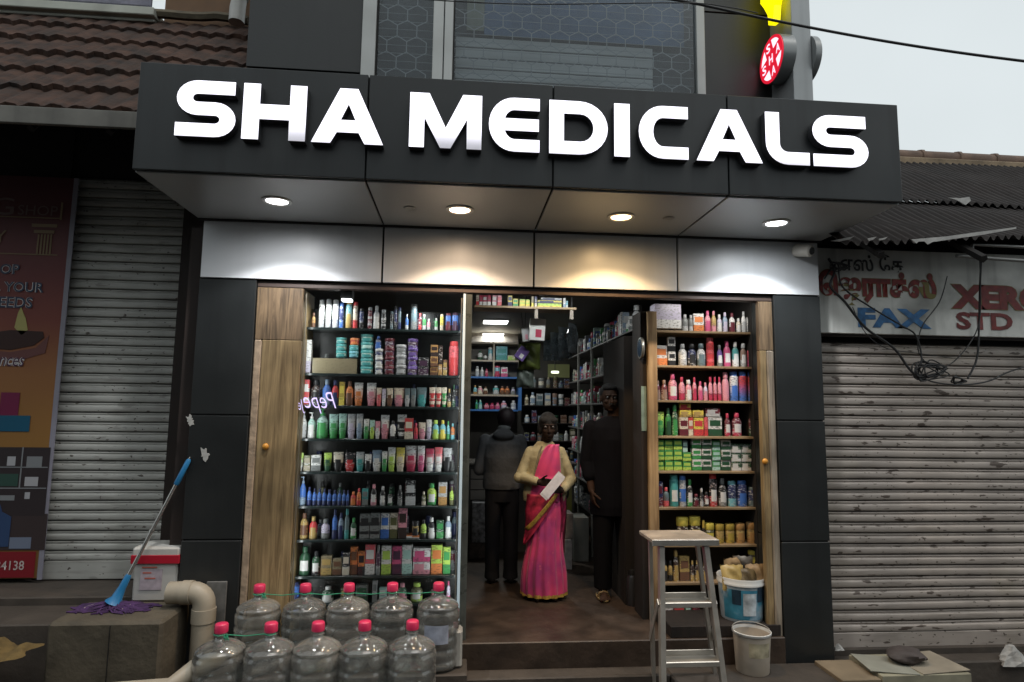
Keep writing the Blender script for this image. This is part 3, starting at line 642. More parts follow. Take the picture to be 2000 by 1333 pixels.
# foam box
fx0, fx1 = PX(259, .02, 1110), PX(352, .02, 1110); fz1 = PZ(300, 1068, .02)
fb = thing('foam_box', 'white foam box sealed with red tape on the concrete block', 'box', ((fx0+fx1)/2, .11, zb_+.001))
M_foam = mat('white_foam', (.50, .49, .46), .7, var=.1, bump=.2, bs=200, dirt=.25, dcol=(.2, .18, .15))
fh = fz1-zb_
m = MB(); m.rbox(fx0+.012, fx1-.012, .005, .218, zb_+.001, zb_+fh*.78, .012); m.build('box_body', M_foam, fb)
m = MB(); m.rbox(fx0, fx1, -.006, .228, zb_+fh*.785, zb_+fh, .012); m.build('lid', M_foam, fb)
m = MB(); m.rbox(fx0-.003, fx1+.003, -.010, .231, zb_+fh*.70, zb_+fh*.86, .003); m.build('tape', mat('red_tape', (.42, .012, .03), .35), fb)
lab = MB(); lab.box(fx0+.06, fx1-.10, .0005, .004, zb_+fh*.22, zb_+fh*.60); lab.build('sticker', mat('pinkish_sticker', (.42, .36, .40), .5, var=.2, vs=30), fb)
lab = MB()
for k, (a, b) in enumerate(((.05, .75), (.1, .5), (.2, .7))): lab.box(fx0+.06+(fx1-fx0-.16)*a, fx0+.06+(fx1-fx0-.16)*b, -.001, .0002, zb_+fh*(.62-.10*k), zb_+fh*(.645-.10*k))
lab.build('red_marks', mat('faded_red_ink', (.45, .12, .08), .6), fb)
# carton behind
cx0, cx1 = PX(337, .26, 1030), PX(358, .26, 1030)
cb = thing('small_carton', 'small white carton with brown top standing behind the foam box', 'box', ((cx0+cx1)/2, .3, zb_))
MB().rbox(cx0, cx1+.03, .25, .33, PZ(345, 1060, .26)-.4, PZ(345, 1027, .26), .003).build('carton_body', M_foam, cb)
MB().rbox(cx0-.002, cx1+.032, .248, .332, PZ(345, 1026.5, .26), PZ(345, 1012, .26), .003).build('carton_top', mat('brown_card', (.16, .085, .05), .8), cb)
# mop
mb_ = P(224, 1168, -.12); mb_.z = zb_+.035; mt_ = P(372, 893, -.02)
mop = thing('mop', 'string mop with blue and steel handle leaning over the concrete block', 'mop', (mb_.x, mb_.y, zb_+.002))
dv = mt_-mb_; L_ = lambda t: mb_+dv*t
M_blue = mat('mop_blue', (.02, .17, .38), .35)
MB().tube([L_(.16), L_(.97)], .0115, 12).build('handle', mat('steel_tube', (.55, .54, .52), .22, metal=.9), mop, smooth=True)
MB().tube([L_(.80), L_(.81), L_(.97), L_(.985)], [.013, .017, .016, .01], 12).build('grip', M_blue, mop, smooth=True)
MB().tube([L_(.985), L_(1.0)], .006, 8).build('hook', mat('steel_tube', None), mop)
MB().tube([L_(.0), L_(.03), L_(.10), L_(.17), L_(.185)], [.055, .032, .022, .019, .014], 14).build('socket', M_blue, mop, smooth=True)
MB().tube([L_(.475), L_(.49)], .016, 10).build('joint_ring', mat('steel_tube', None), mop, smooth=True)
mh = MB()
for k in range(150):
    a = random.uniform(0, 2*math.pi); ln = random.uniform(.10, .21); sx = 1.35
    pts = []; cur_ = a
    for j in range(6):
        t = j/5; cur_ += random.uniform(-.25, .25)
        pts.append((mb_.x+.0+math.cos(cur_)*ln*t*sx, mb_.y+.0+math.sin(cur_)*ln*t*.62, max(zb_+.006, mb_.z+.004-.05*t+random.uniform(0, .012))))
    mh.tube(pts, .0055, 4)
mh.build('mop_head', mat('purple_yarn', (.055, .022, .085), .9, var=.5, vs=30), mop)
mh = MB()
for k in range(4):
    pts = [(mb_.x+math.cos(a_ := k*.5+j*.35)*(.10+.05*k*.4), mb_.y-.02+math.sin(a_)*.06, zb_+.02+.006*math.sin(j)) for j in range(-2, 6)]
    mh.tube(pts, .003, 4)
mh.build('loose_strand', mat('pale_yarn', (.32, .26, .28), .9), mop)
# pipe elbow and board
yp = -.10
A = P(330, 1158, yp); B = P(392, 1162, yp); C_ = P(402, 1250, yp)
rp = .066
pp = MB(); pts = [Vector((A.x, yp, A.z)), Vector((B.x-.05, yp, A.z))]+[Vector((B.x-.05+.075*math.sin(R(t)), yp, A.z-.075+.075*math.cos(R(t)))) for t in range(15, 91, 15)]
pts += [Vector((pts[-1].x, yp, -.142))]
M_pvc = mat('beige_pvc', (.33, .29, .225), .5, var=.15, vs=6, dirt=.5, dcol=(.12, .09, .06))
pp.tube(pts, rp, 18); pvc = pp.build('elbow_pipe', M_pvc, smooth=True); tag(pvc, 'thick beige pvc elbow pipe coming down beside the concrete block', 'pipe')
MB().tube([pts[-2]+Vector((0, 0, -.02)), pts[-2]+Vector((0, 0, -.10))], rp+.006, 18).build('pipe_collar', M_pvc, pvc, smooth=True)
MB().tube([Vector((pts[1].x-.06, yp, A.z)), Vector((pts[1].x-.0, yp, A.z))], rp+.006, 18).build('pipe_collar', M_pvc, pvc, smooth=True)
q0 = P(330, 1345, -.75); q1 = P(378, 1308, -.62)
lp = MB(); lp.tube([q0+Vector((-.35, 0, -.02)), q0, q1, q1+Vector((.12, .2, .0))], .05, 14); tag(lp.build('lower_pipe', M_pvc, smooth=True), 'low beige pipe lying at the foot of the concrete block', 'pipe')
gb = MB().rbox(PX(400, -.03, 1180), PX(440, -.03, 1180), -.026, -.010, -.13, PZ(420, 1137, -.03), .003)
tag(gb.build('grey_board', mat('scratched_board', (.13, .13, .125), .7, var=.35, vs=18, dirt=.7, ds=9)), 'scratched grey board behind the beige elbow pipe', 'board')
# torn paper on the left pillar
for (cpx, cpy, s_, n_, cat) in ((400, 889, 13, 'torn scrap of white paper stuck on the left dark pillar', 'paper'), (371, 822, 11, 'pale torn scrap at the left edge of the left pillar', 'paper')):
    pts = []
    for k in range(22):
        a = 2*math.pi*k/22; r_ = s_*random.uniform(.45, 1.0)*(1.0+.25*math.sin(2*a)); pp_ = P(cpx+r_*math.cos(a)*.8, cpy+r_*math.sin(a)*1.2, -.009); pts.append((pp_.x, pp_.z))
    tag(MB().prism([pts], -.0085, -.0055).build('torn_paper', mat('torn_white', (.40, .40, .38), .8, var=.2, vs=40)), n_, cat)
# yellow sacking on lower left step
sk = MB(); c0 = P(30, 1262, -.55); nxs, nys = 26, 8
zst = PZ(50, 1290, -.7)
for j in range(nys+1):
    for i in range(nxs+1):
        u = i/nxs; v = j/nys; e = math.sin(math.pi*v)**.5*math.sin(math.pi*min(1, u*1.0+.0))**.4
        sk.v.append(Vector((c0.x-.32+.42*u+.02*math.sin(9*v), -.72+.22*v+.02*math.sin(u*14), zst+.004+e*(.035+.022*math.sin(u*19+v*4)+.015*math.sin(u*41+v*13)))))
for j in range(nys):
    for i in range(nxs): sk.f.append((j*(nxs+1)+i, j*(nxs+1)+i+1, (j+1)*(nxs+1)+i+1, (j+1)*(nxs+1)+i))
tag(sk.build('cloth', mat('ochre_sacking', (.11, .072, .022), .9, var=.4, vs=14, bump=.5), smooth=True), 'crumpled ochre cloth on the lower left step', 'cloth')
# ------------------------------------------------------------------ right neighbour
rs = thing('copy_shop_building', 'shop right of the pharmacy with a rusty grey shutter, painted sign and corrugated roof', 'building', (3.6, .2, -.1))
yr = .2; rx0_ = XR+.005; rx1_ = 6.2
rz1 = PZ(1800, 662, yr); rz0 = PZ(1800, 1232, yr)
shutter_mesh(rx0_, rx1_, rz0, rz1, yr, .078, .012).build('shutter', M_shutter2, rs, smooth=True)
MB().rbox(rx0_, rx1_, yr-.012, yr+.02, PZ(1800, 1262, yr), rz0-.003, .004).build('shutter_bottom_bar', M_shutter2, rs)
MB().rbox(rx0_, rx1_, yr-.03, yr+.02, rz1-.0, PZ(1800, 655, yr)+.05, .004).build('shutter_hood', mat('hood_grey', (.10, .09, .09), .6, var=.2), rs)
MB().box(XR+.001, 6.3, yr+.08, yr+.3, -.5, 3.1).build('wall', M_blackwall, rs)
MB().box(XR+.001, 6.3, yr+.31, 3.2, -.5, 3.3).build('wall', M_blackwall, rs)
MB().box(rx0_, 6.2, yr-.06, yr+.07, -.5, PZ(1800, 1266, yr-.05)).build('sill', M_concd, rs)
# hand painted sign board
sy = .10; sx0 = XR+.004; sz0 = PZ(1800, 655, sy); sz1 = PZ(1700, 488, sy)
sgn = thing('painted_signboard', 'weathered white signboard with red Tamil lettering, blue FAX and STD', 'sign', (sx0, sy, sz0))
MB().rbox(sx0, 6.1, sy, sy+.03, sz0+.0, sz1, .003).build('board', mat('weathered_white_board', (.66, .66, .62), .7, var=.12, vs=3, dirt=.75, dcol=(.07, .07, .06), ds=2.0, streak=.5), sgn)
M_red = mat('faded_red_paint', (.19, .018, .015), .6, var=.6, vs=25); M_redd = mat('dark_red_paint', (.16, .02, .018), .6, var=.4, vs=20); M_bluep = mat('sign_blue_paint', (.03, .13, .30), .6, var=.5, vs=20); M_blackp = mat('faded_black_paint', (.035, .035, .035), .7, var=.4, vs=20)
M_yel = mat('yellow_outline_paint', (.20, .17, .045), .6)
def stext(t, px0, px1, py0, py1, m, dy=.004, **k):
    text_obj('painted_lettering', t, m, PX(px0, sy, (py0+py1)/2), PX(px1, sy, (py0+py1)/2), PZ((px0+px1)/2, py1, sy), PZ((px0+px1)/2, py0, sy), sy-dy, sgn, **k)
stext('எஸ் ேக', 1640, 1764, 498, 531, M_blackp, bold=.02)
stext('ெஜராக்ஸ்', 1597, 1829, 529, 598, M_yel, .003, bold=.070)
stext('ெஜராக்ஸ்', 1598, 1828, 530, 597, M_red, .0038, bold=.055)
stext('FAX', 1675, 1818, 603, 641, M_bluep, .004, bold=.05)
stext('XEROX', 1855, 2106, 558, 608, M_yel, .003, bold=.070); stext('XEROX', 1857, 2104, 559, 607, M_redd, .0038, bold=.058)
stext('STD', 1867, 1977, 611, 645, M_redd, .005, bold=.035)
# corrugated roof, two courses
def sheet(name, x0, x1, p0, p1, m, amp=.018, pitch=.076, jag=0, par=None, tilt=0):
    b = MB(); n = int((x1-x0)/pitch*6); rows = 10
    for j in range(rows+1):
        t = j/rows
        for i in range(n+1):
            t = j/rows; x = x0+(x1-x0)*i/n; h = amp*math.sin(2*math.pi*x/pitch)
            q = 0 if (j or not jag) else jag*(math.sin(x*7)+math.sin(x*17.3)*.6+.5*math.sin(x*41))
            t = t+(1-t)*tilt*(x-x0)
            b.v.append(Vector((x, p0[0]+(p1[0]-p0[0])*t-q, p0[1]+(p1[1]-p0[1])*t+h-q*.6+.01*math.sin(x*2+j))))
    for j in range(rows):
        for i in range(n): b.f.append((j*(n+1)+i, j*(n+1)+i+1, (j+1)*(n+1)+i+1, (j+1)*(n+1)+i))
    return b.build(name, m, par, smooth=True)
M_corr = mat('rusty_corrugated', (.012, .0075, .0062), .85, var=.4, vs=3, st=(1, .4, .4), dirt=.6, dcol=(.018, .012, .010), ds=1.8)
e0 = (-.42, PZ(1780, 478, -.42)); e1 = (.72, PZ(1780, 393, .72)); e2 = (2.0, PZ(1800, 312, 2.0))
sheet('roof_sheet', XR-.06, 6.4, e0, e1, M_corr, jag=.012, par=rs, tilt=.13)
sl0_ = (e1[1]-e0[1])/(e1[0]-e0[0])
sheet('roof_sheet', XR-.06, 6.4, (e1[0]-.14, e1[1]-.14*sl0_+.03), e2, M_corr, jag=.01, par=rs)
rd = MB(); zr_ = e2[1]+.03
for k in range(9):
    x = XR-.15+k*.44; rd.lathe([(.085, 0), (.085, .40), (.098, .405), (.098, .44)], (0, 0, 0), 10, M=Matrix.Translation((x, e2[0], zr_-.02)) @ Matrix.Rotation(R(90), 4, 'Y'))
rd.build('ridge_tiles', mat('ridge_clay', (.14, .09, .065), .8, var=.35, vs=8, dirt=.5), rs, smooth=True)
MB().rbox(XR-.15, 6.4, e2[0]-.16, e2[0]-.03, zr_-.16, zr_-.075, .01).build('ridge_mortar', mat('ridge_mortar', (.23, .17, .11), .9, var=.4, vs=7), rs)
for k in range(5):
    x = XR+.25+k*.75; MB().tube([(x, e0[0]+.08, e0[1]-.06), (x, e2[0], e2[1]-.06)], .03, 5).build('rafter', M_blackwall, rs)
# torn plastic hanging under the eave and on the roof
def rag(name, pts, y, label, m):
    L = [(P(a, b, y).x, P(a, b, y).z) for a, b in pts]
    return tag(MB().prism([L], y, y+.004).build(name, m), label, 'plastic')
M_rag = mat('torn_grey_plastic', (.42, .41, .39), .6, var=.25, vs=12)
rag('torn_plastic', [(1780, 468), (1850, 462), (1915, 453), (1985, 444), (1985, 447), (1925, 458), (1870, 466), (1822, 473), (1812, 478), (1806, 472), (1795, 472), (1790, 476)], -.47, 'long torn strip of pale plastic along the edge of the corrugated roof', M_rag)
rag('torn_plastic', [(1694, 466), (1712, 463), (1706, 468), (1697, 471)], -.47, 'tiny torn plastic scrap at the left end of the corrugated roof edge', M_rag)
rag('torn_plastic', [(1716, 467), (1734, 463), (1728, 468), (1718, 470)], -.47, 'tiny torn plastic scrap second along the corrugated roof edge', M_rag)
rag('torn_plastic', [(1622, 471), (1668, 462), (1660, 468), (1640, 472)], -.47, 'thin pale plastic sliver beside the canopy corner', M_rag)
q1_ = P(1870, 397, .60); L = [(q1_.x+a, q1_.z+b) for a, b in ((-.12, .03), (.0, .03), (.08, .045), (.09, .01), (.04, -.03), (.0, -.01), (-.04, .012))]
tag(MB().prism([L], .56, .565).build('torn_plastic', M_rag), 'crumpled pale plastic caught between the two roof sheets on the right', 'plastic')
# awning frame pipes
fr_ = MB(); ya = -.15
fr_.tube([P(1868, 500, ya), P(2080, 516, ya)], .013, 8); fr_.tube([P(1900, 478, ya), P(2080, 487, ya)], .011, 8); fr_.tube([P(1899, 478, ya-.0), P(1899, 500, ya)], .011, 8)
tag(fr_.build('awning_frame', mat('galvanised_pipe', (.22, .22, .21), .4, metal=.4), smooth=True), 'grey pipe frame below the corrugated roof', 'frame')
# cables
M_cab = mat('black_cable', (.010, .010, .011), .5)
def cable(name, pts, label, r=.006, grp=None):
    v = [P(a, b, y) for a, b, y in pts]; o = []
    for i in range(len(v)-1):
        p0 = v[max(i-1, 0)]; p1 = v[i]; p2 = v[i+1]; p3 = v[min(i+2, len(v)-1)]
        for k in range(6):
            t = k/6; o.append(.5*((2*p1)+(-p0+p2)*t+(2*p0-5*p1+4*p2-p3)*t*t+(-p0+3*p1-3*p2+p3)*t**3))
    o.append(v[-1])
    return tag(MB().tube(o, r, 6).build(name, M_cab, smooth=True), label, 'cable', grp)
cable('overhead_cable', [(1180, -18, -1.1), (1330, 2, -1.1), (1500, 38, -1.15), (1700, 76, -1.2), (1900, 107, -1.25), (2150, 138, -1.3)], 'black overhead cable crossing the sky from the upper window', .0075)
cable('thin_cable', [(700, -10, -1.3), (1000, 8, -1.3), (1330, 6, -1.25), (1420, 14, -1.2), (1480, 26, -1.2)], 'thin dark wire crossing high in front of the upper window', .003)
cable('hanging_cable', [(1618, 505, .05), (1630, 530, .04), (1622, 560, .03), (1650, 590, .02), (1690, 640, .02), (1745, 680, .0), (1775, 720, .0), (1800, 745, -.01)], 'thick black cable falling from the left end of the painted sign', .009)
cable('hanging_cable', [(1610, 545, .05), (1635, 515, .04), (1645, 560, .03), (1700, 600, .02), (1760, 636, .01), (1788, 655, .01), (1800, 700, .0), (1790, 740, .0)], 'black cable looping across the red Tamil letters', .006)
cable('hanging_cable', [(1850, 540, .05), (1835, 590, .03), (1800, 640, .02), (1795, 690, .01), (1830, 720, .0), (1870, 700, .0), (1910, 640, .02), (1915, 560, .03), (1913, 500, .04)], 'thin cable drooping between FAX and STD', .004)
cable('hanging_cable', [(1790, 735, .0), (1830, 748, -.01), (1880, 752, -.01), (1930, 745, -.0), (1975, 725, .0), (2060, 700, .0)], 'cable running right across the top of the rusty shutter', .006)
cable('hanging_cable', [(1917, 500, .05), (1914, 560, .04), (1912, 640, .03), (1908, 700, .02), (1890, 740, .01)], 'straight cable hanging down between X and E', .007)
cable('hanging_cable', [(1665, 600, .02), (1690, 650, .02), (1730, 680, .01), (1790, 690, .0), (1860, 700, .0)], 'thin wire crossing below the blue FAX letters', .003)
def tangle(px, py, rpx, n, y, label):
    pts = []
    for k in range(n):
        a = k*2.1+random.uniform(-.5, .5); r_ = rpx*random.uniform(.4, 1); pts.append((px+r_*math.cos(a), py+r_*.55*math.sin(a), y+random.uniform(-.03, .03)))
    cable('cable_tangle', pts, label, .005)
tangle(1815, 725, 42, 26, .0, 'black tangle of cables in front of the rusty shutter')
tangle(1872, 742, 20, 12, -.01, 'small knot of cable right of the larger tangle')
tangle(1640, 520, 22, 12, .03, 'snarled cable at the top left of the painted sign')
# cctv
cvp = P(1570, 490, -.09)
cv = thing('security_camera', 'small white security camera on the right end of the silver band', 'camera', (cvp.x+.03, -.02, cvp.z))
Mc = Matrix.Translation(cvp) @ Matrix.Scale(1.4, 4) @ Matrix.Rotation(R(25), 4, 'Z') @ Matrix.Rotation(R(104), 4, 'X')
M_cam = mat('cctv_white', (.66, .64, .58), .4)
MB().lathe([(.0, 0), (.028, 0), (.032, .006), (.032, .085), (.024, .095), (.0, .095)], (0, 0, -.05), 18, M=Mc, caps=False).build('camera_body', M_cam, cv, smooth=True)
MB().lathe([(.0, .0485), (.019, .0485), (.02, .0455)], (0, 0, 0), 16, M=Mc, caps=False).build('lens', M_black, cv)
MB().tube([cvp+Vector((.012, .03, .01)), cvp+Vector((.03, .06, .02)), cvp+Vector((.03, .075, .02))], .009, 8).build('bracket', M_cam, cv)
# boxes and litter on the right
zx = -.055
b0, b1 = PX(1645, -.36, 1320), PX(1722, -.36, 1320); b2 = PX(1898, -.36, 1320)
M_card = mat('damp_cardboard', (.20, .155, .10), .8, var=.3, vs=4, dirt=.4)
cd = thing('flat_cardboard_box', 'long worn cardboard box below the rusty shutter with loose flaps', 'box', ((b1+b2)/2, -.2, -.34))
MB().rbox(b1+.003, b2, -.36, -.02, -.340, zx, .004).build('box_body', mat('pale_worn_card', (.30, .28, .20), .8, var=.35, vs=4, dirt=.6), cd)
fl_ = MB(); Mf = Matrix.Translation((b1+.06, -.20, zx+.006)) @ Matrix.Rotation(R(-9), 4, 'Z') @ Matrix.Rotation(R(2), 4, 'Y'); fl_.rbox(-.08, .22, -.13, .15, 0, .006, .001, Mf); fl_.build('flap', mat('grey_card_flap', (.24, .24, .20), .8, var=.2, vs=6), cd)
fl_ = MB(); Mf = Matrix.Translation((b1+.43, -.19, zx+.004)) @ Matrix.Rotation(R(4), 4, 'Z') @ Matrix.Rotation(R(-1.5), 4, 'Y'); fl_.rbox(-.16, .18, -.16, .16, 0, .006, .001, Mf); fl_.build('flap', mat('buff_card_flap', (.27, .235, .18), .8, var=.2, vs=6), cd)
sm = MB(); sm.rbox(b0, b1-.002, -.36, -.05, -.340, zx-.02, .004); tag(sm.build('small_cardboard_box', M_card), 'small brown cardboard box left of the long worn box', 'box')
tag(MB().rbox(XR-.14, 6.2, -.012, .135, -.5, -.12, .01).build('right_step', M_concd), kind='structure')
tag(MB().rbox(XR+.17, 6.2, -1.02, -.014, -.5, -.342, .01).build('right_pavement', M_concd), kind='structure')
bgp = P(1765, 1290, -.15)
bgm = MB(); Nn = 18
for j in range(9):
    t = j/8; rr_ = .115*(math.sin(math.pi*(.12+.8*t))**.5); zz = zx+.008+.085*t
    for k in range(Nn):
        a = 2*math.pi*k/Nn; w_ = 1+.13*math.sin(3*a+j)+.06*math.sin(7*a+2*j); bgm.v.append(Vector((bgp.x+rr_*w_*math.cos(a)*1.05, -.17+rr_*w_*math.sin(a)*.8, zz)))
for j in range(8):
    for k in range(Nn): bgm.f.append((j*Nn+k, j*Nn+(k+1) % Nn, (j+1)*Nn+(k+1) % Nn, (j+1)*Nn+k))
bgm.f.append(tuple(range(Nn-1, -1, -1))); bgm.f.append(tuple(range(8*Nn, 9*Nn)))
tag(bgm.build('dark_bundle', mat('dark_brown_bag', (.06, .048, .045), .7, var=.3, vs=9, bump=.4, bs=12), smooth=True), 'dark rounded bundle on top of the worn cardboard box', 'bundle')
for (px, py, w, lab_) in ((1975, 1282, .11, 'crumpled white bag at the far right step edge'), (1637, 1255, .035, 'crumpled white scrap at the foot of the right pillar')):
    p = P(px, py, .0 if px > 1700 else .05); cm = MB()
    for j in range(5):
        for k in range(10):
            a = 2*math.pi*k/10; r_ = w*(1-.18*j)*(1+.25*math.sin(k*2.3+j)); cm.v.append(Vector((p.x+r_*math.cos(a), p.y+r_*.6*math.sin(a), p.z-.05+w*.28*j)))
    for j in range(4):
        for k in range(10): cm.f.append((j*10+k, j*10+(k+1) % 10, (j+1)*10+(k+1) % 10, (j+1)*10+k))
    cm.f.append(tuple(range(40, 50))); tag(cm.build('litter', mat('grey_white_litter', (.36, .35, .33), .7, var=.3, vs=20)), lab_, 'litter')
# ------------------------------------------------------------------ water jugs
M_jug = glassy('clear_jug', (.985, .99, .985), 2.4, .11, (.80, .78, .72), .08, 1.5)
M_jugd = glassy('dusty_jug', (.95, .955, .945), 2.4, .17, (.76, .73, .66), .1, 1.5)
M_wat = glassy('jug_water', (.90, .93, .93), 1.2, .07, (.5, .52, .50), .02, 1.33)
M_cap = mat('pink_cap', (.62, .03, .10), .35)
JG = 'water jugs with pink caps in front of the left window'
def jug_prof(r=.136, h=.50):
    p = [(.0, .012), (r*.6, .010), (r*.86, .0), (r*.97, .012), (r, .035)]
    z = .05
    for k in range(4):
        p += [(r, z), (r*.955, z+.010), (r*.955, z+.020), (r, z+.036), (r, z+.062)]; z += .078
    p += [(r, .362), (r*.99, .372), (r*.94, .384), (r*.93, .392), (r*.955, .400), (r*.90, .414), (r*.72, .434), (r*.48, .450), (r*.34, .458), (.034, .468), (.029, .478), (.029, .515)]
    return [(q[0], q[1]*.905) for q in p]
def jug(px, capy, y, zbase, label, mt, lvl):
    c = P(px, capy+10, y); t = thing('water_jug', label, 'jug', (c.x, y, zbase+.001), JG)
    rot = random.uniform(-.02, .02); b = zbase+.002
    MB().lathe(jug_prof(), (c.x, y, b), 36, caps=False).build('bottle', mt, t, smooth=True)
    w = [(.0, .016), (.118, .016), (.1255, .04), (.1255, lvl*.9), (.0, lvl*.9+.0005)]
    MB().lathe(w, (c.x, y, b), 28, caps=False).build('water', M_wat, t, smooth=True)
    MB().lathe([(.0300, .458), (.035, .458), (.0355, .464), (.0345, .497), (.030, .503), (.0, .504)], (c.x, y, b), 20, caps=False).build('cap', M_cap, t, smooth=True)
    MB().lathe([(.0292, .440), (.034, .442), (.0292, .445)], (c.x, y, b), 20, caps=False).build('neck_ring', mt, t, smooth=True)
    return t, c.x, b
zj = SZ+.002
JB = [(507, 1140), (597, 1139), (682, 1137), (767, 1136), (857, 1138)]; JF = [(433, 1212), (530, 1211), (622, 1207), (713, 1204), (806, 1205)]
bl_ = ['leftmost back row water jug before the old wood door post', 'second back row water jug from the left, below the dark green bottles', 'middle back row water jug between the two rows of pink caps', 'fourth back row water jug from the left', 'rightmost back row water jug with a grey label, below the glass edge']
fl2 = ['leftmost front row water jug beside the beige pipe', 'second front row water jug from the left', 'middle front row water jug', 'fourth front row water jug from the left with a small blue label', 'rightmost front row water jug']
jx = []
for k, (a, b) in enumerate(JB): jx.append(jug(a, b, -.125, -.026, bl_[k], (M_jug, M_jugd)[k in (0, 2)], (.30, .36, .10, .33, .22)[k]))
for k, (a, b) in enumerate(JF): jx.append(jug(a, b, -.61, zj, fl2[k], (M_jug, M_jugd)[k == 2], (.40, .18, .32, .38, .30)[k]))
M_lab = mat('faded_blue_label', (.34, .37, .45), .5, var=.35, vs=14)
for k, a0, a1, z0, z1 in ((4, 235, 300, .17, .28), (8, 240, 300, .03, .12)):
    t, x, b = jx[k]; MB().lathe([(.1372, z0), (.1372, z1)], (x, wl(t).y, b), 12, a0=a0, a1=a1).build('sticker', M_lab, t)
M_str = mat('green_twine', (.03, .30, .16), .7)
for (ks, zz, lab_) in (((0, 1, 2, 3, 4), .450, 'green twine tied around the necks of the back row jugs'), ((5, 6), .450, 'green twine tied around the first front row jug necks')):
    pts = []
    for k in ks:
        t, x, b = jx[k]; y = wl(t).y
        pts += [(x-.033, y-.02, b+zz), (x, y-.037, b+zz-.002), (x+.033, y-.02, b+zz)]
        if k != ks[-1]: x2 = jx[k+1][1]; pts.append(((x+x2)/2, y-.01, b+zz-.012))
    s_ = MB().tube(pts, .0028, 5); x, y, b = jx[ks[0]][1], wl(jx[ks[0]][0]).y, jx[ks[0]][2]
    for a in range(7):
        s_.tube([(x+.03, y-.03, b+zz), (x+.04+.012*math.cos(a*1.3), y-.045, b+zz+.012*math.sin(a*1.7)), (x+.05+.01*math.sin(a), y-.05, b+zz-.012+.01*math.cos(a*2))], .0025, 4)
    tag(s_.build('twine', M_str), lab_, 'twine')
wj = P(893, 1215, -.14)
wjt = thing('white_jerrycan', 'narrow white plastic can squeezed behind the rightmost back row jug', 'can', (wj.x, -.12, -.027))
MB().rbox(wj.x-.035, wj.x+.035, -.18, -.06, -.026, .20, .014).build('can_body', mat('translucent_white', (.38, .37, .34), .4, var=.15), wjt)
MB().lathe([(.014, 0), (.014, .03), (.0, .031)], (wj.x-.01, -.12, .20), 12).build('can_cap', mat('pale_pink_cap', (.5, .3, .32), .4), wjt)
# ------------------------------------------------------------------ step stool
yc = -.36; T0 = P(1322, 1046, yc); zt_ = T0.z; tw = .205
sl_ = thing('step_stool', 'tall aluminium step stool with a flat top in front of the right shelves', 'stool', (T0.x, yc, -.269))
M_al = mat('worn_aluminium', (.50, .47, .42), .33, metal=.65, var=.15, vs=8, dirt=.35, dcol=(.12, .1, .08))
MB().rbox(T0.x-tw, T0.x+tw, yc-.15, yc+.13, zt_-.02, zt_+.008, .006).build('platform', mat('worn_stool_top', (.30, .25, .20), .5, metal=.1, var=.3, vs=7, dirt=.5), sl_)
MB().rbox(T0.x-tw-.004, T0.x+tw+.004, yc-.156, yc-.151, zt_-.032, zt_+.004, .002).build('platform_rim', M_al, sl_)
def beam(a, b, w, d, name, par):
    a = Vector(a); b = Vector(b); dz = (b-a).normalized(); xx = Vector((1, 0, 0)); yy = dz.cross(xx).normalized(); xx = yy.cross(dz).normalized(); m_ = MB(); vs = []
    for p in (a, b):
        for sx, sy_ in ((-1, -1), (1, -1), (1, 1), (-1, 1)): vs.append(p+xx*sx*w/2+yy*sy_*d/2)
    m_.add(vs, [(0, 3, 2, 1), (4, 5, 6, 7), (0, 1, 5, 4), (1, 2, 6, 5), (2, 3, 7, 6), (3, 0, 4, 7)]); return m_.build(name, M_al, par)
fz, zz0 = -.269, zt_-.03; Hh = zz0-fz
ftop = {-1: PX(1291, yc-.12, 1060), 1: PX(1377, yc-.12, 1060)}; fbot = {-1: PX(1292, yc-.30, 1333), 1: PX(1423, yc-.30, 1333)}
btop = {-1: PX(1270, yc+.10, 1060), 1: PX(1360, yc+.10, 1060)}; bbot = {-1: PX(1279, yc+.2, 1333), 1: PX(1403, yc+.2, 1333)}
legF = lambda s, t: Vector((ftop[s]+(fbot[s]-ftop[s])*t*1.0, yc-.12-.20*t, zz0-Hh*t)); legB = lambda s, t: Vector((btop[s]+(bbot[s]-btop[s])*t*1.05, yc+.10+.13*t, zz0-Hh*t))
for s_ in (-1, 1):
    l1 = beam(legF(s_, 0), legF(s_, 1), .030, .045, 'leg', sl_); beam(legB(s_, 0), legB(s_, 1), .022, .030, 'leg', sl_)
for t in (.315, .61):
    a = legF(-1, t); b = legF(1, t); MB().rbox(a.x+.0, b.x-.0, a.y-.02, a.y+.075, a.z-.016, a.z+.016, .004).build('step', M_al, sl_)
    MB().rbox(a.x+.01, b.x-.01, a.y+.08, a.y+.09, a.z+.0, a.z+.045, .002).build('step', M_al, sl_)
for s_ in (-1, 1):
    a = legF(s_, .30); b = legB(s_, .62); beam((a.x+s_*.022, a.y, a.z), (b.x+s_*.018, b.y, b.z), .006, .035, 'brace', sl_)
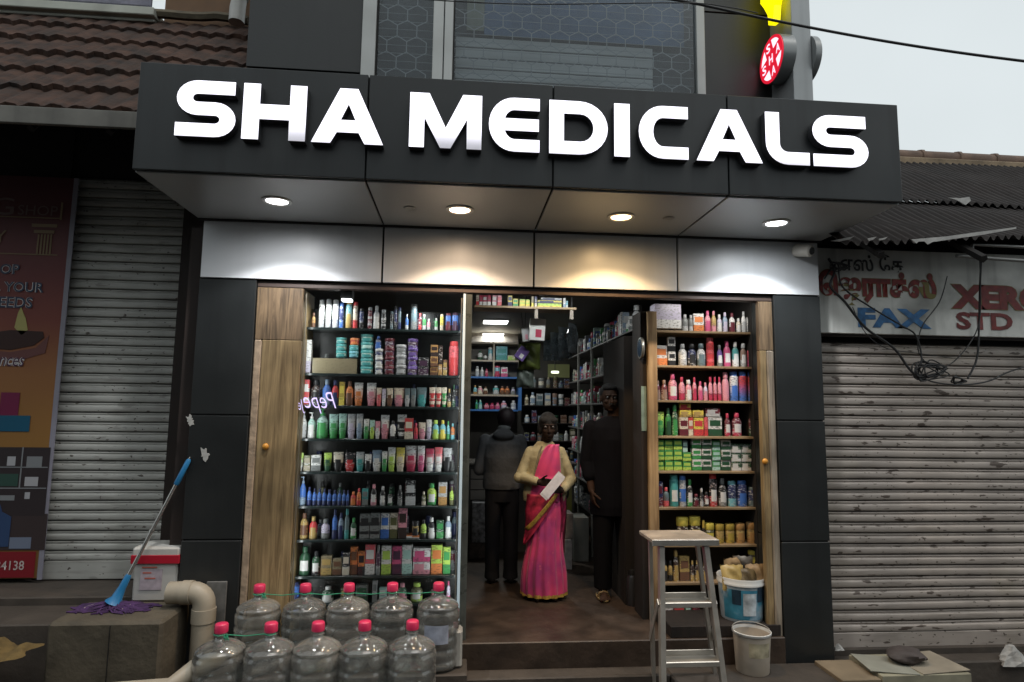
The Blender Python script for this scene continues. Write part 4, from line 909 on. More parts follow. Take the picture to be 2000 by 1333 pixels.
# ------------------------------------------------------------------ buckets
BZ = .142; bp = P(1448, 1180, .17); br = .160
tag(MB().rbox(1.46, RI-.02, .003, .345, FZ+.001, BZ-.001, .004).build('wood_plinth', M_wood2), 'dark low wooden plinth carrying the blue paint bucket', 'plinth')
bk = thing('paint_bucket', 'large blue and white printed paint bucket filled with brown pouches', 'bucket', (bp.x, .17, BZ))
hb = PZ(1448, 1134, .02)-BZ
MB().lathe([(.0, .0), (br*.86, .0), (br*.88, .006), (br*.98, hb-.05), (br*.955, hb-.05), (br*.86, .01), (0, .009)], (bp.x, .17, BZ), 40, caps=False).build('bucket_body', mat('bucket_print', (.42, .47, .50), .35, var=.3, vs=6, dirt=1., dcol=(.02, .13, .22), ds=7), bk, smooth=True)
MB().lathe([(br*.97, hb-.049), (br*1.03, hb-.047), (br*1.035, hb-.03), (br*1.01, hb-.026), (br*1.04, hb-.008), (br*1.02, hb), (br*.98, hb-.004), (br*.95, hb-.049)], (bp.x, .17, BZ), 40, caps=False).build('rim', M_white, bk, smooth=True)
for (a0, a1, z0, z1, m) in ((250, 285, .05, .20, 'p1'), (222, 245, .12, .22, 'p2'), (288, 318, .14, .24, 'p3')):
    colr = {'p1': (.50, .55, .58), 'p2': (.012, .03, .05), 'p3': (.015, .04, .07), 'p4': (.55, .55, .55)}[m]
    lz = lambda z: br*(.88+.10*z/(hb-.05))+.0025
    MB().lathe([(lz(z0), z0), (lz(z1), z1)], (bp.x, .17, BZ), 12, a0=a0, a1=a1).build('print_patch', mat('bucket_'+m, colr, .35, var=.5, vs=16), bk)
lz = lambda z: br*(.88+.10*z/(hb-.05))+.001
MB().lathe([(lz(.02), .02), (lz(hb-.07), hb-.07)], (bp.x, .17, BZ), 24, a0=195, a1=345).build('label', mat('bucket_label', (.04, .20, .30), .35, var=.4, vs=9, dirt=1., dcol=(.50, .56, .60), ds=6), bk)
def pouch(name, c, w, h, d, tilt, m, label, cat='pouch', grp=None, yaw=0):
    b = MB(); n = 10; Mx_ = Matrix.Translation(c) @ Matrix.Rotation(yaw, 4, 'Z') @ Matrix.Rotation(tilt, 4, 'X')
    for s_ in (-1, 1):
        for j in range(n+1):
            for i in range(n+1):
                u = i/n*2-1; v = j/n; f = max(0, (1-u**4))*max(0, 1-(2*v-1)**6)
                b.v.append(Mx_ @ Vector((u*w/2*(1-.06*math.sin(math.pi*v)), s_*d/2*f*(.8+.3*math.sin(u*5+v*9)), v*h+.004*math.sin(u*11))))
    k = (n+1)**2
    for j in range(n):
        for i in range(n):
            q = j*(n+1)+i; b.f.append((q, q+1, q+n+2, q+n+1)); b.f.append((k+q, k+q+n+1, k+q+n+2, k+q+1))
    return tag(b.build(name, m, smooth=True, origin=c), label, cat, grp)
M_kp = mat('kraft_pouch', (.30, .20, .10), .6, var=.4, vs=14); M_kd = mat('dark_print_pouch', (.10, .07, .03), .5, var=.6, vs=20); M_ky = mat('gold_pouch', (.38, .27, .09), .45, var=.3, vs=12)
pouch('pouch', Vector((bp.x-.08, .10, BZ+hb-.09)), .17, .17, .06, -.25, M_ky, 'gold snack pouch at the left inside the paint bucket')
pouch('pouch', Vector((bp.x+.02, .09, BZ+hb-.10)), .16, .16, .05, -.3, M_kd, 'dark printed pouch in the middle of the paint bucket')
pouch('pouch', Vector((bp.x+.10, .12, BZ+hb-.10)), .15, .18, .07, -.2, M_kp, 'pale kraft pouch at the right inside the paint bucket')
pouch('pouch', Vector((bp.x-.03, .22, BZ+hb-.06)), .20, .17, .06, .1, M_kp, 'kraft pouch standing behind the others in the paint bucket', yaw=.3)
pouch('pouch', Vector((bp.x+.05, .24, BZ+hb-.04)), .14, .17, .05, .3, mat('silver_foil_pouch', (.3, .28, .25), .25, metal=.5), 'silver foil pouch standing highest in the paint bucket', yaw=-.4)
p2 = P(1469, 1275, -.13); b2r = .118
b2 = thing('white_bucket', 'smaller dirty white bucket on the step below the blue paint bucket', 'bucket', (p2.x, -.13, SZ+.001))
h2 = PZ(1469, 1243, -.24)-SZ
MB().lathe([(0, 0), (b2r*.86, 0), (b2r*.88, .006), (b2r, h2-.02), (b2r*.97, h2-.02), (b2r*.84, .01), (0, .01)], (p2.x, -.13, SZ+.001), 32, caps=False).build('bucket_body', mat('dirty_white_bucket', (.46, .40, .33), .5, var=.15, vs=5, dirt=.5, dcol=(.18, .12, .06)), b2, smooth=True)
MB().lathe([(b2r*1.0, h2-.02), (b2r*1.05, h2-.015), (b2r*1.05, h2-.002), (b2r*1.0, h2), (b2r*.97, h2-.02)], (p2.x, -.13, SZ+.001), 32, caps=False).build('rim', M_white, b2, smooth=True)
MB().lathe([(b2r*.93+.002, h2*.45), (b2r*.97+.002, h2*.80)], (p2.x, -.13, SZ+.001), 14, a0=235, a1=310).build('sticker', mat('yellow_lilac_label', (.36, .32, .22), .5, var=.6, vs=12), b2)
MB().tube([(p2.x+b2r*1.05*math.cos(R(a)), -.13+b2r*.9*math.sin(R(a)), SZ+h2+.002+.02*math.sin(R(a))) for a in range(0, 181, 15)], .003, 6).build('handle', M_al, b2)
# ------------------------------------------------------------------ goods on shelves
PAL = dict(white=(.55,.55,.54), cream=(.52,.46,.36), black=(.012,.012,.014), grey=(.16,.17,.17), silver=(.36,.37,.38), teal=(.03,.28,.28), mint=(.30,.50,.45), aqua=(.12,.40,.48),
 blue=(.02,.12,.45), navy=(.012,.02,.09), red=(.48,.015,.02), crimson=(.40,.01,.06), maroon=(.11,.008,.02), pink=(.55,.20,.26), rose=(.50,.05,.17), lilac=(.42,.38,.50), purple=(.12,.06,.28),
 plum=(.05,.015,.045), orange=(.58,.16,.02), amber=(.38,.20,.05), brown=(.13,.055,.025), taupe=(.24,.15,.11), khaki=(.22,.18,.10), gold=(.36,.24,.06), yellow=(.60,.47,.03), mustard=(.38,.27,.02),
 green=(.03,.26,.06), lime=(.34,.52,.05), dkgreen=(.012,.07,.03), olive=(.09,.09,.03), slate=(.09,.14,.16), steel=(.18,.26,.36), coral=(.58,.07,.09), dkbrown=(.03,.015,.012))
PAL = {k: tuple(min(.74, (q*.86+.14*sum(v)/3)*1.32+.012) for q in v) for k, v in PAL.items()}
WORD = dict(dkgreen='dark green', dkbrown='dark brown', steel='steel blue', slate='slate blue')
cw = lambda c: WORD.get(c, c)
_pm = {}
def pm(c1, c2, style):
    k = (c1, c2, style)
    if k in _pm: return _pm[k]
    m = bpy.data.materials.new('print_%s_%s_%s' % k); m.use_nodes = True; n = m.node_tree.nodes; l = m.node_tree.links; b = n['Principled BSDF']; b.inputs['Roughness'].default_value = .32
    tc = n.new('ShaderNodeTexCoord'); sp = n.new('ShaderNodeSeparateXYZ'); l.new(tc.outputs['Generated'], sp.inputs[0]); r = n.new('ShaderNodeValToRGB'); e = r.color_ramp.elements
    A = (*PAL[c1], 1); B = (*PAL[c2], 1)
    if style == 'grad': e[0].position = .15; e[0].color = B; e[1].position = .75; e[1].color = A
    elif style == 'band':
        r.color_ramp.interpolation = 'CONSTANT'
        for _ in range(3): e.new(.5)
        for k_, (p_, c_) in enumerate(((0, A), (.18, B), (.30, A), (.52, B), (.66, A))): e[k_].position = p_; e[k_].color = c_
    else:
        r.color_ramp.interpolation = 'CONSTANT'; e[0].position = 0; e[0].color = B; e[1].position = .36; e[1].color = A
    l.new(sp.outputs['Z'], r.inputs[0])
    v = n.new('ShaderNodeTexVoronoi'); v.inputs['Scale'].default_value = 55; l.new(tc.outputs['Object'], v.inputs['Vector'])
    nz_ = n.new('ShaderNodeTexNoise'); nz_.inputs['Scale'].default_value = 48; nz_.inputs['Detail'].default_value = 4; mp_ = n.new('ShaderNodeMapping'); mp_.inputs['Scale'].default_value = (1, 1, 2.2); l.new(tc.outputs['Object'], mp_.inputs[0]); l.new(mp_.outputs[0], nz_.inputs['Vector'])
    mr = n.new('ShaderNodeMapRange'); mr.inputs[1].default_value = .54; mr.inputs[2].default_value = .60; mr.inputs[4].default_value = .7; l.new(nz_.outputs['Fac'], mr.inputs[0])
    mx = n.new('ShaderNodeMixRGB'); l.new(mr.outputs[0], mx.inputs[0]); l.new(r.outputs[0], mx.inputs[1]); lum = sum(PAL[c1])/3; mx.inputs[2].default_value = (*[(.55+.2*q if lum < .12 else .25*q+.04) for q in PAL[c2]], 1) if c1 != c2 else (*[q*.8 for q in PAL[c1]], 1)
    l.new(mx.outputs[0], b.inputs['Base Color']); _pm[k] = m; return m
def plain(c): return mat('plain_'+c, PAL[c], .35, var=.08, vs=20)
KW = dict(can='spray can', bottle='bottle', pump='pump bottle', tube='squeeze tube', jar='jar', box='carton', fbox='flat carton')
def rod(c, prof, name, m, par, seg=14, a0=0, a1=360, sy=.8):
    return MB().lathe(prof, c, seg, a0=a0, a1=a1, sy=sy, caps=False).build(name, m, par, smooth=True, origin=c if par is None else None)
def product(kind, x0, x1, z0, z1, y, c1, c2, style='split', pat=None):
    """y = front of the thing; z0 base, z1 top; returns the top-level mesh"""
    w = x1-x0; h = z1-z0; r = w/2*.96; x = (x0+x1)/2; rnd = random.random
    nm = {'can': 'spray_can', 'bottle': 'bottle', 'pump': 'pump_bottle', 'tube': 'squeeze_tube', 'jar': 'jar', 'box': 'carton', 'fbox': 'carton'}[kind]
    m1 = pm(c1, c2, style); cy = min(r, .045)*.8; sy = min(1, .045/r)*.8 if r > 0 else .8; c = Vector((x, y+r*sy, z0+.0008))
    small = w < .022
    if kind == 'can':
        o = rod(c, [(0, 0), (r*.96, 0), (r, .004), (r, h*.80), (r*.93, h*.84), (r*.80, h*.86), (0, h*.865)], nm, m1, None, sy=sy)
        rod(c, [(r*.84, h*.85), (r*.88, h*.87), (r*.86, h*.98), (r*.75, h), (0, h)], 'cap', plain(c2), o, sy=sy)
    elif kind in ('bottle', 'pump'):
        sh = .70 if kind == 'bottle' else .66; v = rnd()
        pr = [(0, 0), (r*.88, 0), (r*.97, h*.03), (r, h*.12), (r*(.93 if v > .5 else 1), h*.38), (r*.99, h*.56), (r*.90, h*(sh-.04)), (r*.55, h*(sh+.06)), (r*.36, h*(sh+.09)), (r*.36, h*(sh+.12)), (0, h*(sh+.12))]
        o = rod(c, pr, nm, m1, None, sy=sy)
        cr_ = r*(.50 if v > .3 else .62)
        if kind == 'bottle': rod(c, [(cr_, h*(sh+.10)), (cr_*1.03, h*(sh+.12)), (cr_*.96, h*.985), (cr_*.8, h), (0, h)], 'cap', plain(c2), o, sy=1)
        else:
            rod(c, [(r*.45, h*(sh+.10)), (r*.45, h*(sh+.18)), (r*.2, h*(sh+.19)), (r*.16, h*.96), (0, h*.96)], 'cap', plain(c2), o, sy=1)
            MB().rbox(c.x-r*.75, c.x+r*.3, c.y-.006, c.y+.006, c.z+h*.955, c.z+h, .002).build('pump_head', plain(c2), o)
    elif kind == 'tube':
        b = MB(); n = 14; rows = ((.13, .80, .80*sy), (.2, .90, .85*sy), (.5, .97, .6*sy), (.8, 1.0, .3*sy), (.95, 1.02, .06), (1, 1.02, .05))
        for (t, a, d) in rows:
            for k in range(n): an = 2*math.pi*k/n; b.v.append(Vector((c.x+r*a*math.cos(an), c.y+r*d*math.sin(an), c.z+h*t)))
        for j in range(len(rows)-1):
            for k in range(n): b.f.append((j*n+k, j*n+(k+1) % n, (j+1)*n+(k+1) % n, (j+1)*n+k))
        b.f.append(tuple(range(n-1, -1, -1))); b.f.append(tuple(range((len(rows)-1)*n, len(rows)*n)))
        o = b.build(nm, m1, None, smooth=True, origin=c)
        rod(c, [(0, 0), (r*.72, 0), (r*.78, h*.01), (r*.74, h*.128), (0, h*.129)], 'cap', plain(c2), o, sy=sy)
    elif kind == 'jar':
        o = rod(c, [(0, 0), (r*.88, 0), (r*.95, h*.08), (r*.95, h*.62), (r*.85, h*.69), (0, h*.69)], nm, m1, None, 18, sy=sy)
        rod(c, [(r*.92, h*.66), (r, h*.68), (r, h*.96), (r*.94, h), (0, h)], 'lid', plain(c2), o, 18, sy=sy)
    else:
        d = min(.12, max(.03, w*.6)); y0 = y+random.uniform(0, .01); a = random.uniform(-.06, .06); Mr = Matrix.Translation((x, y0+d/2, z0+.0008)) @ Matrix.Rotation(a, 4, 'Z')
        o = MB().rbox(-w/2*.97, w/2*.97, -d/2, d/2, 0, h-.001, .0015, Mr).build(nm, m1, None, origin=(x, y0+d/2, z0))
        if w > .03 and pat != 'blank':
            L = MB()
            if w > h*1.1: L.box(-w*.40, w*.15, -d/2-.0012, -d/2-.0004, h*.30, h*.80, Mr)
            else: L.box(-w*.38, w*.38, -d/2-.0012, -d/2-.0004, h*.52, h*.82, Mr)
            L.build('printed_panel', plain(c2), o)
        return o
    if w > .034 and kind != 'tube' and rnd() < .75 or pat == 'label':
        a, b_ = (.16, .52) if kind != 'jar' else (.15, .52); lc = plain(pat and 'white' or c2)
        rr = r*1.012
        k = rod(c, [(rr, h*a), (rr, h*b_)], 'sticker', lc, o, 8, 228, 312, sy=sy)
    elif kind == 'tube' and w > .034:
        rod(c, [(r*.985, h*.42), (r*1.0, h*.62)], 'sticker', plain(c2), o, 8, 235, 305, sy=sy*.66)
    return o
ORD = ['', 'first', 'second', 'third', 'fourth', 'fifth', 'sixth', 'seventh', 'eighth', 'ninth', 'tenth', 'eleventh', 'twelfth', 'thirteenth', 'fourteenth', 'fifteenth', 'sixteenth', 'seventeenth', 'eighteenth', 'nineteenth', 'twentieth', 'last but four', 'last but three', 'last but two', 'last but one', 'last']
def row(items, zoom, yf, lv, shelf, grp):
    """items: (kind,u0,u1,vtop,c1,c2[,vbot][,style]); lv = (uL,vL,uR,vR) top line of the shelf board in that zoom"""
    ox, oy, s = zoom
    out = []; um = (lv[0]+lv[2])/2; vm = (lv[1]+lv[3])/2; zsh = PZ(ox+um/s, oy+vm/s, yf)
    n = len(items)
    for i, it in enumerate(items):
        kind, u0, u1, v0, c1, c2 = it[:6]; vb = None; style = 'split'; pat = None
        for e in it[6:]:
            if isinstance(e, (int, float)): vb = e
            elif e in ('grad', 'band', 'split'): style = e
            else: pat = e
        px0, px1 = ox+u0/s, ox+u1/s; ln = lambda u: lv[1]+(lv[3]-lv[1])*(u-lv[0])/(lv[2]-lv[0])
        pym = oy+(v0+ln(u0))/2/s; xa, xb = PX(px0, yf, pym), PX(px1, yf, pym); pxm = (px0+px1)/2
        off = PZ(pxm, oy+ln((u0+u1)/2)/s, yf)-zsh
        zt_ = PZ(pxm, oy+v0/s, yf)-off; zb_ = zsh if vb is None else PZ(pxm, oy+vb/s, yf)-off
        if vb is not None and abs(vb-ln((u0+u1)/2)) < 14: zb_ = zsh
        o = product(kind, xa+.0008, xb-.0008, zb_, zt_, yf, c1, c2, style, pat)
        kw = KW[kind]; desc = '%s %s' % (cw(c1), kw) if c1 == c2 else '%s %s with %s' % (cw(c1), kw, cw(c2)+(' cap' if kind in ('can', 'bottle', 'pump', 'tube') else ' lid' if kind == 'jar' else ' print'))
        out.append([o, desc, (u0+u1)/2, zb_])
    descs = [a[1] for a in out]
    for i, (o, d, um_, zz) in enumerate(out):
        same = [k for k in range(n) if descs[k] == d]
        if len(same) == 1: lb = '%s on the %s' % (d, shelf)
        else:
            cols = []
            for k in sorted(same, key=lambda k: out[k][2]):
                if not cols or out[k][2]-out[cols[-1][0]][2] > 18: cols.append([k])
                else: cols[-1].append(k)
            ci = next(q for q, cc in enumerate(cols) if i in cc); cc = sorted(cols[ci], key=lambda k: out[k][3]); up_ = cc.index(i)
            if len(cc) == 1: lb = '%s %s from left, %s' % (d, ORD[ci+1], shelf)
            else:
                pos = 'lowest' if up_ == 0 else 'top' if up_ == len(cc)-1 else ORD[up_+1]+' up'
                lb = '%s, %s in %sstack, %s' % (d, pos, (ORD[ci+1]+' ') if len(cols) > 1 else '', shelf)
        tag(o, lb, {'can': 'spray can', 'bottle': 'bottle', 'pump': 'bottle', 'tube': 'tube', 'jar': 'jar', 'box': 'carton', 'fbox': 'carton'}[items[i][0]], grp)
    return zsh
ZA, ZBm, ZR1, ZR2, ZI = (540, 560, 4.4425), (540, 860, 4.165), (1240, 570, 4.443), (1240, 840, 2.703), (900, 560, 4.442)
YLF = .17; shz = []
GL = 'goods on the shelves of the left window'; GR = 'goods on the shelves right of the doorway'
b, c, t, j, x, p = 'bottle', 'can', 'tube', 'jar', 'box', 'pump'
LS = 'top shelf of the left window'
def wn(k): return '%s left window shelf' % ('top', 'second', 'third', 'fourth', 'fifth', 'sixth', 'seventh', 'eighth', 'lowest')[k]
shz.append(row([(b,238,272,225,'teal','silver'),(b,303,337,230,'amber','brown'),(c,362,414,115,'white','silver'),(c,420,474,110,'white','silver'),(c,480,536,115,'white','silver'),(c,540,584,140,'navy','blue'),(c,596,655,120,'aqua','gold','grad'),
 (c,660,706,135,'cream','red'),(c,716,756,190,'navy','black'),(c,790,830,180,'maroon','silver','band'),(b,834,896,165,'silver','white'),(c,905,950,200,'black','silver','band'),(c,985,1014,215,'black','slate'),(c,1018,1046,170,'navy','black'),(c,1049,1082,180,'slate','navy'),
 (b,1114,1146,240,'blue','silver'),(c,1160,1222,150,'slate','grey'),(b,1227,1262,230,'maroon','red'),(b,1264,1300,240,'green','silver'),(b,1304,1337,280,'pink','silver'),(b,1370,1402,275,'green','silver'),(c,1418,1450,240,'yellow','cream'),(c,1464,1516,230,'blue','maroon'),(c,1519,1579,225,'blue','plum')], ZA, YLF, (240,355,1590,385), wn(0), GL))
jars = []
def stack(u0, u1, vs, c1, c2): return [(j,u0,u1,a,c1,c2,b_) for a, b_ in reversed(list(zip(vs[:-1], vs[1:])))]
r2 = [(x,200,300,455,'white','lilac','blank'),(x,302,700,620,'khaki','khaki','blank')]+stack(502,602,[440,498,556,613],'mint','teal')+[(j,618,708,560,'teal','aqua',613),(j,620,708,507,'aqua','teal',560),(j,625,712,445,'red','orange',507)]
r2 += stack(716,836,[412,482,553,624,695,765],'mint','teal')+[(b,850,905,430,'navy','blue',540)]+stack(848,922,[540,615,690,769],'navy','white')+stack(928,1022,[450,532,612,692,771],'plum','maroon')+stack(1026,1126,[505,594,683,772],'grey','silver')
r2 += stack(1130,1226,[455,535,615,695,774],'plum','purple')+[(x,1230,1320,620,'black','plum')]+[(x,1332,1400,700,'amber','brown'),(x,1332,1400,612,'amber','brown',700),(x,1334,1400,510,'amber','dkbrown',612),(x,1405,1440,515,'dkbrown','amber'),(x,1443,1482,640,'brown','gold'),(c,1492,1582,480,'coral','red')]
shz.append(row(r2, ZA, YLF, (200,745,1580,780), wn(1), GL))
shz.append(row([(x,190,286,790,'red','white','band'),(b,290,382,795,'dkbrown','black'),(b,390,472,795,'blue','steel'),(b,474,538,805,'red','navy'),(x,541,591,820,'mustard','yellow'),(b,594,666,815,'orange','brown'),(t,668,748,830,'white','orange','grad'),(t,778,862,835,'white','pink','grad'),(t,864,911,880,'cream','coral','grad'),
 (t,913,947,890,'lilac','white'),(t,950,1009,885,'cream','brown'),(t,1013,1106,885,'cream','pink'),(t,1110,1157,890,'slate','silver'),(t,1160,1210,892,'slate','grey'),(t,1212,1302,885,'slate','teal'),(t,1323,1378,888,'cream','red','band'),(t,1380,1430,890,'cream','red','band'),(t,1432,1477,892,'cream','green','band'),(b,1480,1517,905,'black','gold'),(b,1520,1555,870,'black','dkgreen')], ZA, YLF, (180,1012,1560,1066), wn(2), GL))
shz.append(row([(p,200,262,1080,'white','silver'),(p,264,336,1088,'mint','white','grad'),(p,338,446,1055,'mint','green','grad'),(t,449,532,1105,'mint','green','grad'),(t,534,606,1102,'mint','green','grad'),(t,610,682,1105,'silver','lilac'),(t,688,748,1105,'silver','steel'),(t,752,802,1150,'white','green','grad'),(t,805,851,1160,'mint','lime'),(t,853,898,1170,'pink','white'),(t,900,976,1117,'white','pink'),
 (b,979,1036,1165,'white','black','label'),(t,1044,1126,1115,'white','black','band'),(x,1110,1186,1145,'red','cream'),(b,1189,1227,1190,'red','crimson'),(t,1229,1296,1185,'cream','pink'),(t,1298,1346,1160,'white','lilac'),(b,1349,1410,1165,'aqua','lime'),(b,1412,1470,1165,'aqua','yellow'),(b,1473,1505,1175,'aqua','green'),(b,1508,1548,1195,'orange','aqua')], ZA, YLF, (170,1312,1560,1336), wn(3), GL))
shz.append(row([(t,160,216,90,'lime','white','grad'),(x,218,275,110,'olive','khaki'),(x,278,360,108,'white','grey'),(t,380,446,95,'lime','dkgreen','grad'),(t,455,541,92,'cream','black'),(t,550,636,98,'black','red'),(t,642,711,95,'silver','teal','grad'),(t,713,771,115,'white','black'),(t,774,852,85,'steel','white'),(t,854,900,95,'white','green','grad'),(t,902,965,65,'white','lime','grad'),(t,968,1041,70,'yellow','cream','grad'),
 (t,1043,1141,58,'white','crimson','grad'),(t,1143,1206,60,'white','rose','grad'),(t,1208,1281,85,'crimson','white','grad'),(t,1283,1350,75,'coral','white','grad'),(t,1353,1428,85,'silver','black')], ZBm, YLF, (150,236,1430,278), wn(4), GL))
blu = [(b,u0,u1,v,'blue','navy') for (u0,u1,v) in ((243,286,375),(288,326,388),(328,366,390),(368,406,392),(408,446,400),(450,490,405),(493,528,405),(531,563,405),(565,592,408))]
shz.append(row([(p,128,178,288,'blue','steel'),(p,184,240,288,'blue','steel')]+blu+[(b,598,646,420,'red','orange'),(b,648,688,392,'orange','red'),(x,692,746,395,'teal','grey'),(b,762,816,362,'black','pink','label'),(b,838,886,380,'black','silver','label'),(b,900,946,418,'black','dkgreen','label'),(b,982,1024,375,'black','grey'),(x,1045,1130,340,'black','silver'),(b,1178,1216,430,'olive','cream'),(b,1222,1302,365,'lime','green','label'),(x,1315,1388,355,'silver','amber'),(b,1405,1445,395,'lime','olive')], ZBm, YLF, (120,521,1430,546), wn(5), GL))
shz.append(row([(b,100,142,690,'plum','grey'),(b,184,256,588,'gold','brown','band'),(b,260,330,618,'red','gold'),(b,356,432,640,'lilac','grey'),(b,448,496,560,'blue','navy'),(b,498,546,590,'steel','navy'),(b,550,592,558,'slate','teal'),(b,596,652,635,'dkgreen','green','label'),(x,674,756,600,'grey','black','band'),(x,759,841,596,'grey','black','band'),(x,844,916,600,'white','blue'),(x,918,986,600,'cream','olive'),(x,988,1061,560,'pink','dkbrown'),(x,985,1165,785,'orange','white',812),
 (j,1098,1160,670,'gold','black',785),(b,1168,1222,660,'lime','black'),(b,1228,1292,645,'black','white','label'),(x,1298,1360,665,'dkgreen','green'),(b,1366,1426,635,'steel','white','label')], ZBm, YLF, (90,796,1430,815), wn(6), GL))
shz.append(row([(b,82,164,860,'dkgreen','dkgreen','label'),(b,174,274,860,'dkgreen','dkgreen','label'),(b,280,354,900,'dkgreen','black','label'),(x,358,450,935,'khaki','gold'),(x,452,530,960,'khaki','brown'),(x,534,594,915,'black','cream'),(x,596,658,868,'orange','brown'),(x,660,716,905,'orange','black'),(x,718,802,852,'coral','white'),(b,804,847,860,'plum','grey'),(x,850,932,865,'white','lime'),(x,936,1016,872,'rose','plum'),
 (x,1018,1104,865,'white','mint'),(x,1106,1252,1003,'white','pink'),(x,1106,1252,893,'white','rose',1003),(x,1254,1349,870,'lime','orange'),(x,1352,1416,890,'lime','green')], ZBm, YLF, (70,1088,1420,1110), wn(7), GL))
shz.append(row([(c,84,184,1148,'blue','navy'),(b,240,300,1190,'dkgreen','black'),(b,362,462,1190,'dkgreen','white','label'),(x,520,600,1200,'olive','gold'),(x,640,740,1180,'grey','dkgreen'),(x,778,818,1145,'silver','grey'),(x,834,894,1205,'mint','white'),(b,980,1060,1180,'dkgreen','pink'),(b,1088,1188,1180,'olive','lime','label'),(b,1250,1330,1190,'maroon','pink'),(b,1380,1415,1170,'lilac','rose')], ZBm, YLF, (70,1315,1420,1335), wn(8), GL))
# shelf boards, back and sides of the left display
M_shb = mat('dark_glass_shelf', (.018, .026, .026), .2, var=.3)
ld = thing('left_display_shelves', 'tall dark display shelving behind the left shop window glass', 'shelves', (-.55, .3, .001))
lx0, lx1 = wx1-.018, gx1-.002
for z in shz: MB().rbox(lx0+.02, lx1-.01, .15, .345, z-.016, z, .001).build('shelf', M_shb, ld)
MB().box(lx0, lx1+.0, .352, .365, .001, 2.3).build('back_panel', mat('dark_back_panel', (.02, .021, .02), .35, var=.3), ld)
MB().box(lx1-.006, lx1, .15, .35, .001, 2.386).build('side_panel', glassy('side_glass', (.85, .9, .9), .8, .03), ld)
# second rank of dark bottles behind, seen between the front ones
for k, z in enumerate(shz[:8]):
    for i in range(7):
        xx = lx0+.12+i*.155+random.uniform(-.03, .03); cc_ = random.choice(['black', 'navy', 'plum', 'dkgreen', 'slate', 'maroon', 'dkbrown', 'olive'])
        o = product(random.choice([b, b, c]), xx, xx+.042, z, z+random.uniform(.11, .17), .275, cc_, random.choice(['black', 'grey', 'navy']))
        tag(o, '%s container in the back rank, %s, %s from left' % (cw(cc_), wn(k), ORD[i+1]), 'bottle', 'dim bottles in the back rank of the left window')
# small clear things at the top of the left window
# ------------------------------------------------------------------ right display
YRF = .40; rz_ = []
def rn(k): return '%s right display shelf' % ('top', 'second', 'third', 'fourth', 'fifth', 'sixth', 'seventh', 'eighth', 'lowest')[k]
rz_.append(row([(x,172,410,112,'lilac','white','blank',325),(b,415,470,200,'grey','silver'),(b,472,510,205,'grey','silver'),(x,514,606,190,'white','orange'),(b,612,666,165,'pink','rose'),(b,668,712,165,'gold','pink'),(b,718,762,195,'lilac','white'),(b,766,812,175,'steel','lilac'),(b,824,878,180,'white','maroon'),(b,884,926,225,'cream','white'),(b,928,972,165,'white','silver'),(b,974,1024,150,'white','silver')], ZR1, YRF, (170,346,1025,350), rn(0), GR))
rz_.append(row([(x,176,286,460,'white','orange'),(x,290,356,515,'white','black'),(x,290,356,387,'white','black',513),(b,384,462,450,'white','silver'),(b,466,542,452,'navy','black'),(b,546,622,450,'white','slate'),(c,627,697,400,'red','coral','band'),(b,718,768,465,'purple','grey','label'),(b,776,842,430,'rose','rose','label'),(b,850,912,440,'teal','white','label'),(b,922,977,455,'taupe','silver','label'),(b,982,1044,455,'coral','rose','label')], ZR1, YRF, (170,632,1045,664), rn(1), GR))
rz_.append(row([(b,180,228,770,'maroon','taupe'),(b,232,290,765,'maroon','taupe'),(b,296,378,712,'pink','rose','label'),(b,386,442,740,'pink','crimson'),(b,444,500,765,'pink','white','label'),(b,503,542,745,'pink','crimson'),(b,552,596,778,'pink','rose'),(b,598,638,790,'lilac','pink'),(b,642,680,742,'pink','crimson'),(b,683,718,742,'pink','crimson'),(b,721,758,742,'pink','crimson'),(b,762,828,700,'pink','pink'),
 (c,832,908,695,'white','blue','grad'),(c,911,985,695,'red','blue','grad'),(c,988,1052,700,'red','blue','grad')], ZR1, YRF, (175,938,1055,955), rn(2), GR))
rz_.append(row([(t,178,266,1040,'lime','green','grad'),(b,268,322,1008,'green','dkgreen'),(b,325,380,980,'dkgreen','green'),(x,388,467,1090,'cream','maroon'),(x,469,512,1090,'red','cream'),(x,514,602,1093,'yellow','red'),(x,604,637,1090,'coral','red'),(x,639,762,1088,'white','dkgreen'),(x,392,497,1028,'yellow','gold',1088),(x,394,494,968,'yellow','red',1027),(x,506,602,1030,'yellow','gold',1092),(x,620,745,1012,'maroon','silver',1087),
 (b,784,838,1060,'maroon','crimson','label'),(b,852,942,1055,'maroon','crimson','label'),(b,998,1066,1040,'maroon','dkgreen','label')], ZR1, YRF, (175,1246,1065,1262), rn(3), GR))
r5 = []
for ci, (u0, u1) in enumerate(((110,157),(159,204),(206,252))):
    for (v, vb) in ((158,211),(104,157),(50,103)): r5.append((x,u0,u1,v,'green','lime') + (() if vb > 205 else (vb,)))
r5 += [(x,255,301,165,'green','lime'),(x,255,301,118,'green','lime',164),(x,255,282,55,'slate','mint',117)]
for (u0, u1, a, b_) in ((304,355,'white','green'),(357,408,'white','dkgreen')):
    for (v, vb) in ((157,214),(100,156),(44,99)): r5.append((x,u0,u1,v,a,b_) + (() if vb > 205 else (vb,)))
for (u0, u1, a, b_, vs_) in ((411,455,'green','mint',(58,110,163,216)),(458,509,'white','dkgreen',(55,108,162,218)),(512,564,'dkgreen','white',(77,124,171,219)),(566,618,'dkgreen','white',(78,125,172,221))):
    for k in (2, 1, 0): r5.append((x,u0,u1,vs_[k],a,b_) + (() if k == 2 else (vs_[k+1],)))
r5 += [(j,622,662,165,'dkgreen','maroon'),(j,622,662,105,'dkgreen','green',163),(b,622,656,30,'dkgreen','red',104)]
rz_.append(row(r5, ZR2, YRF, (110,210,665,222), rn(4), GR))
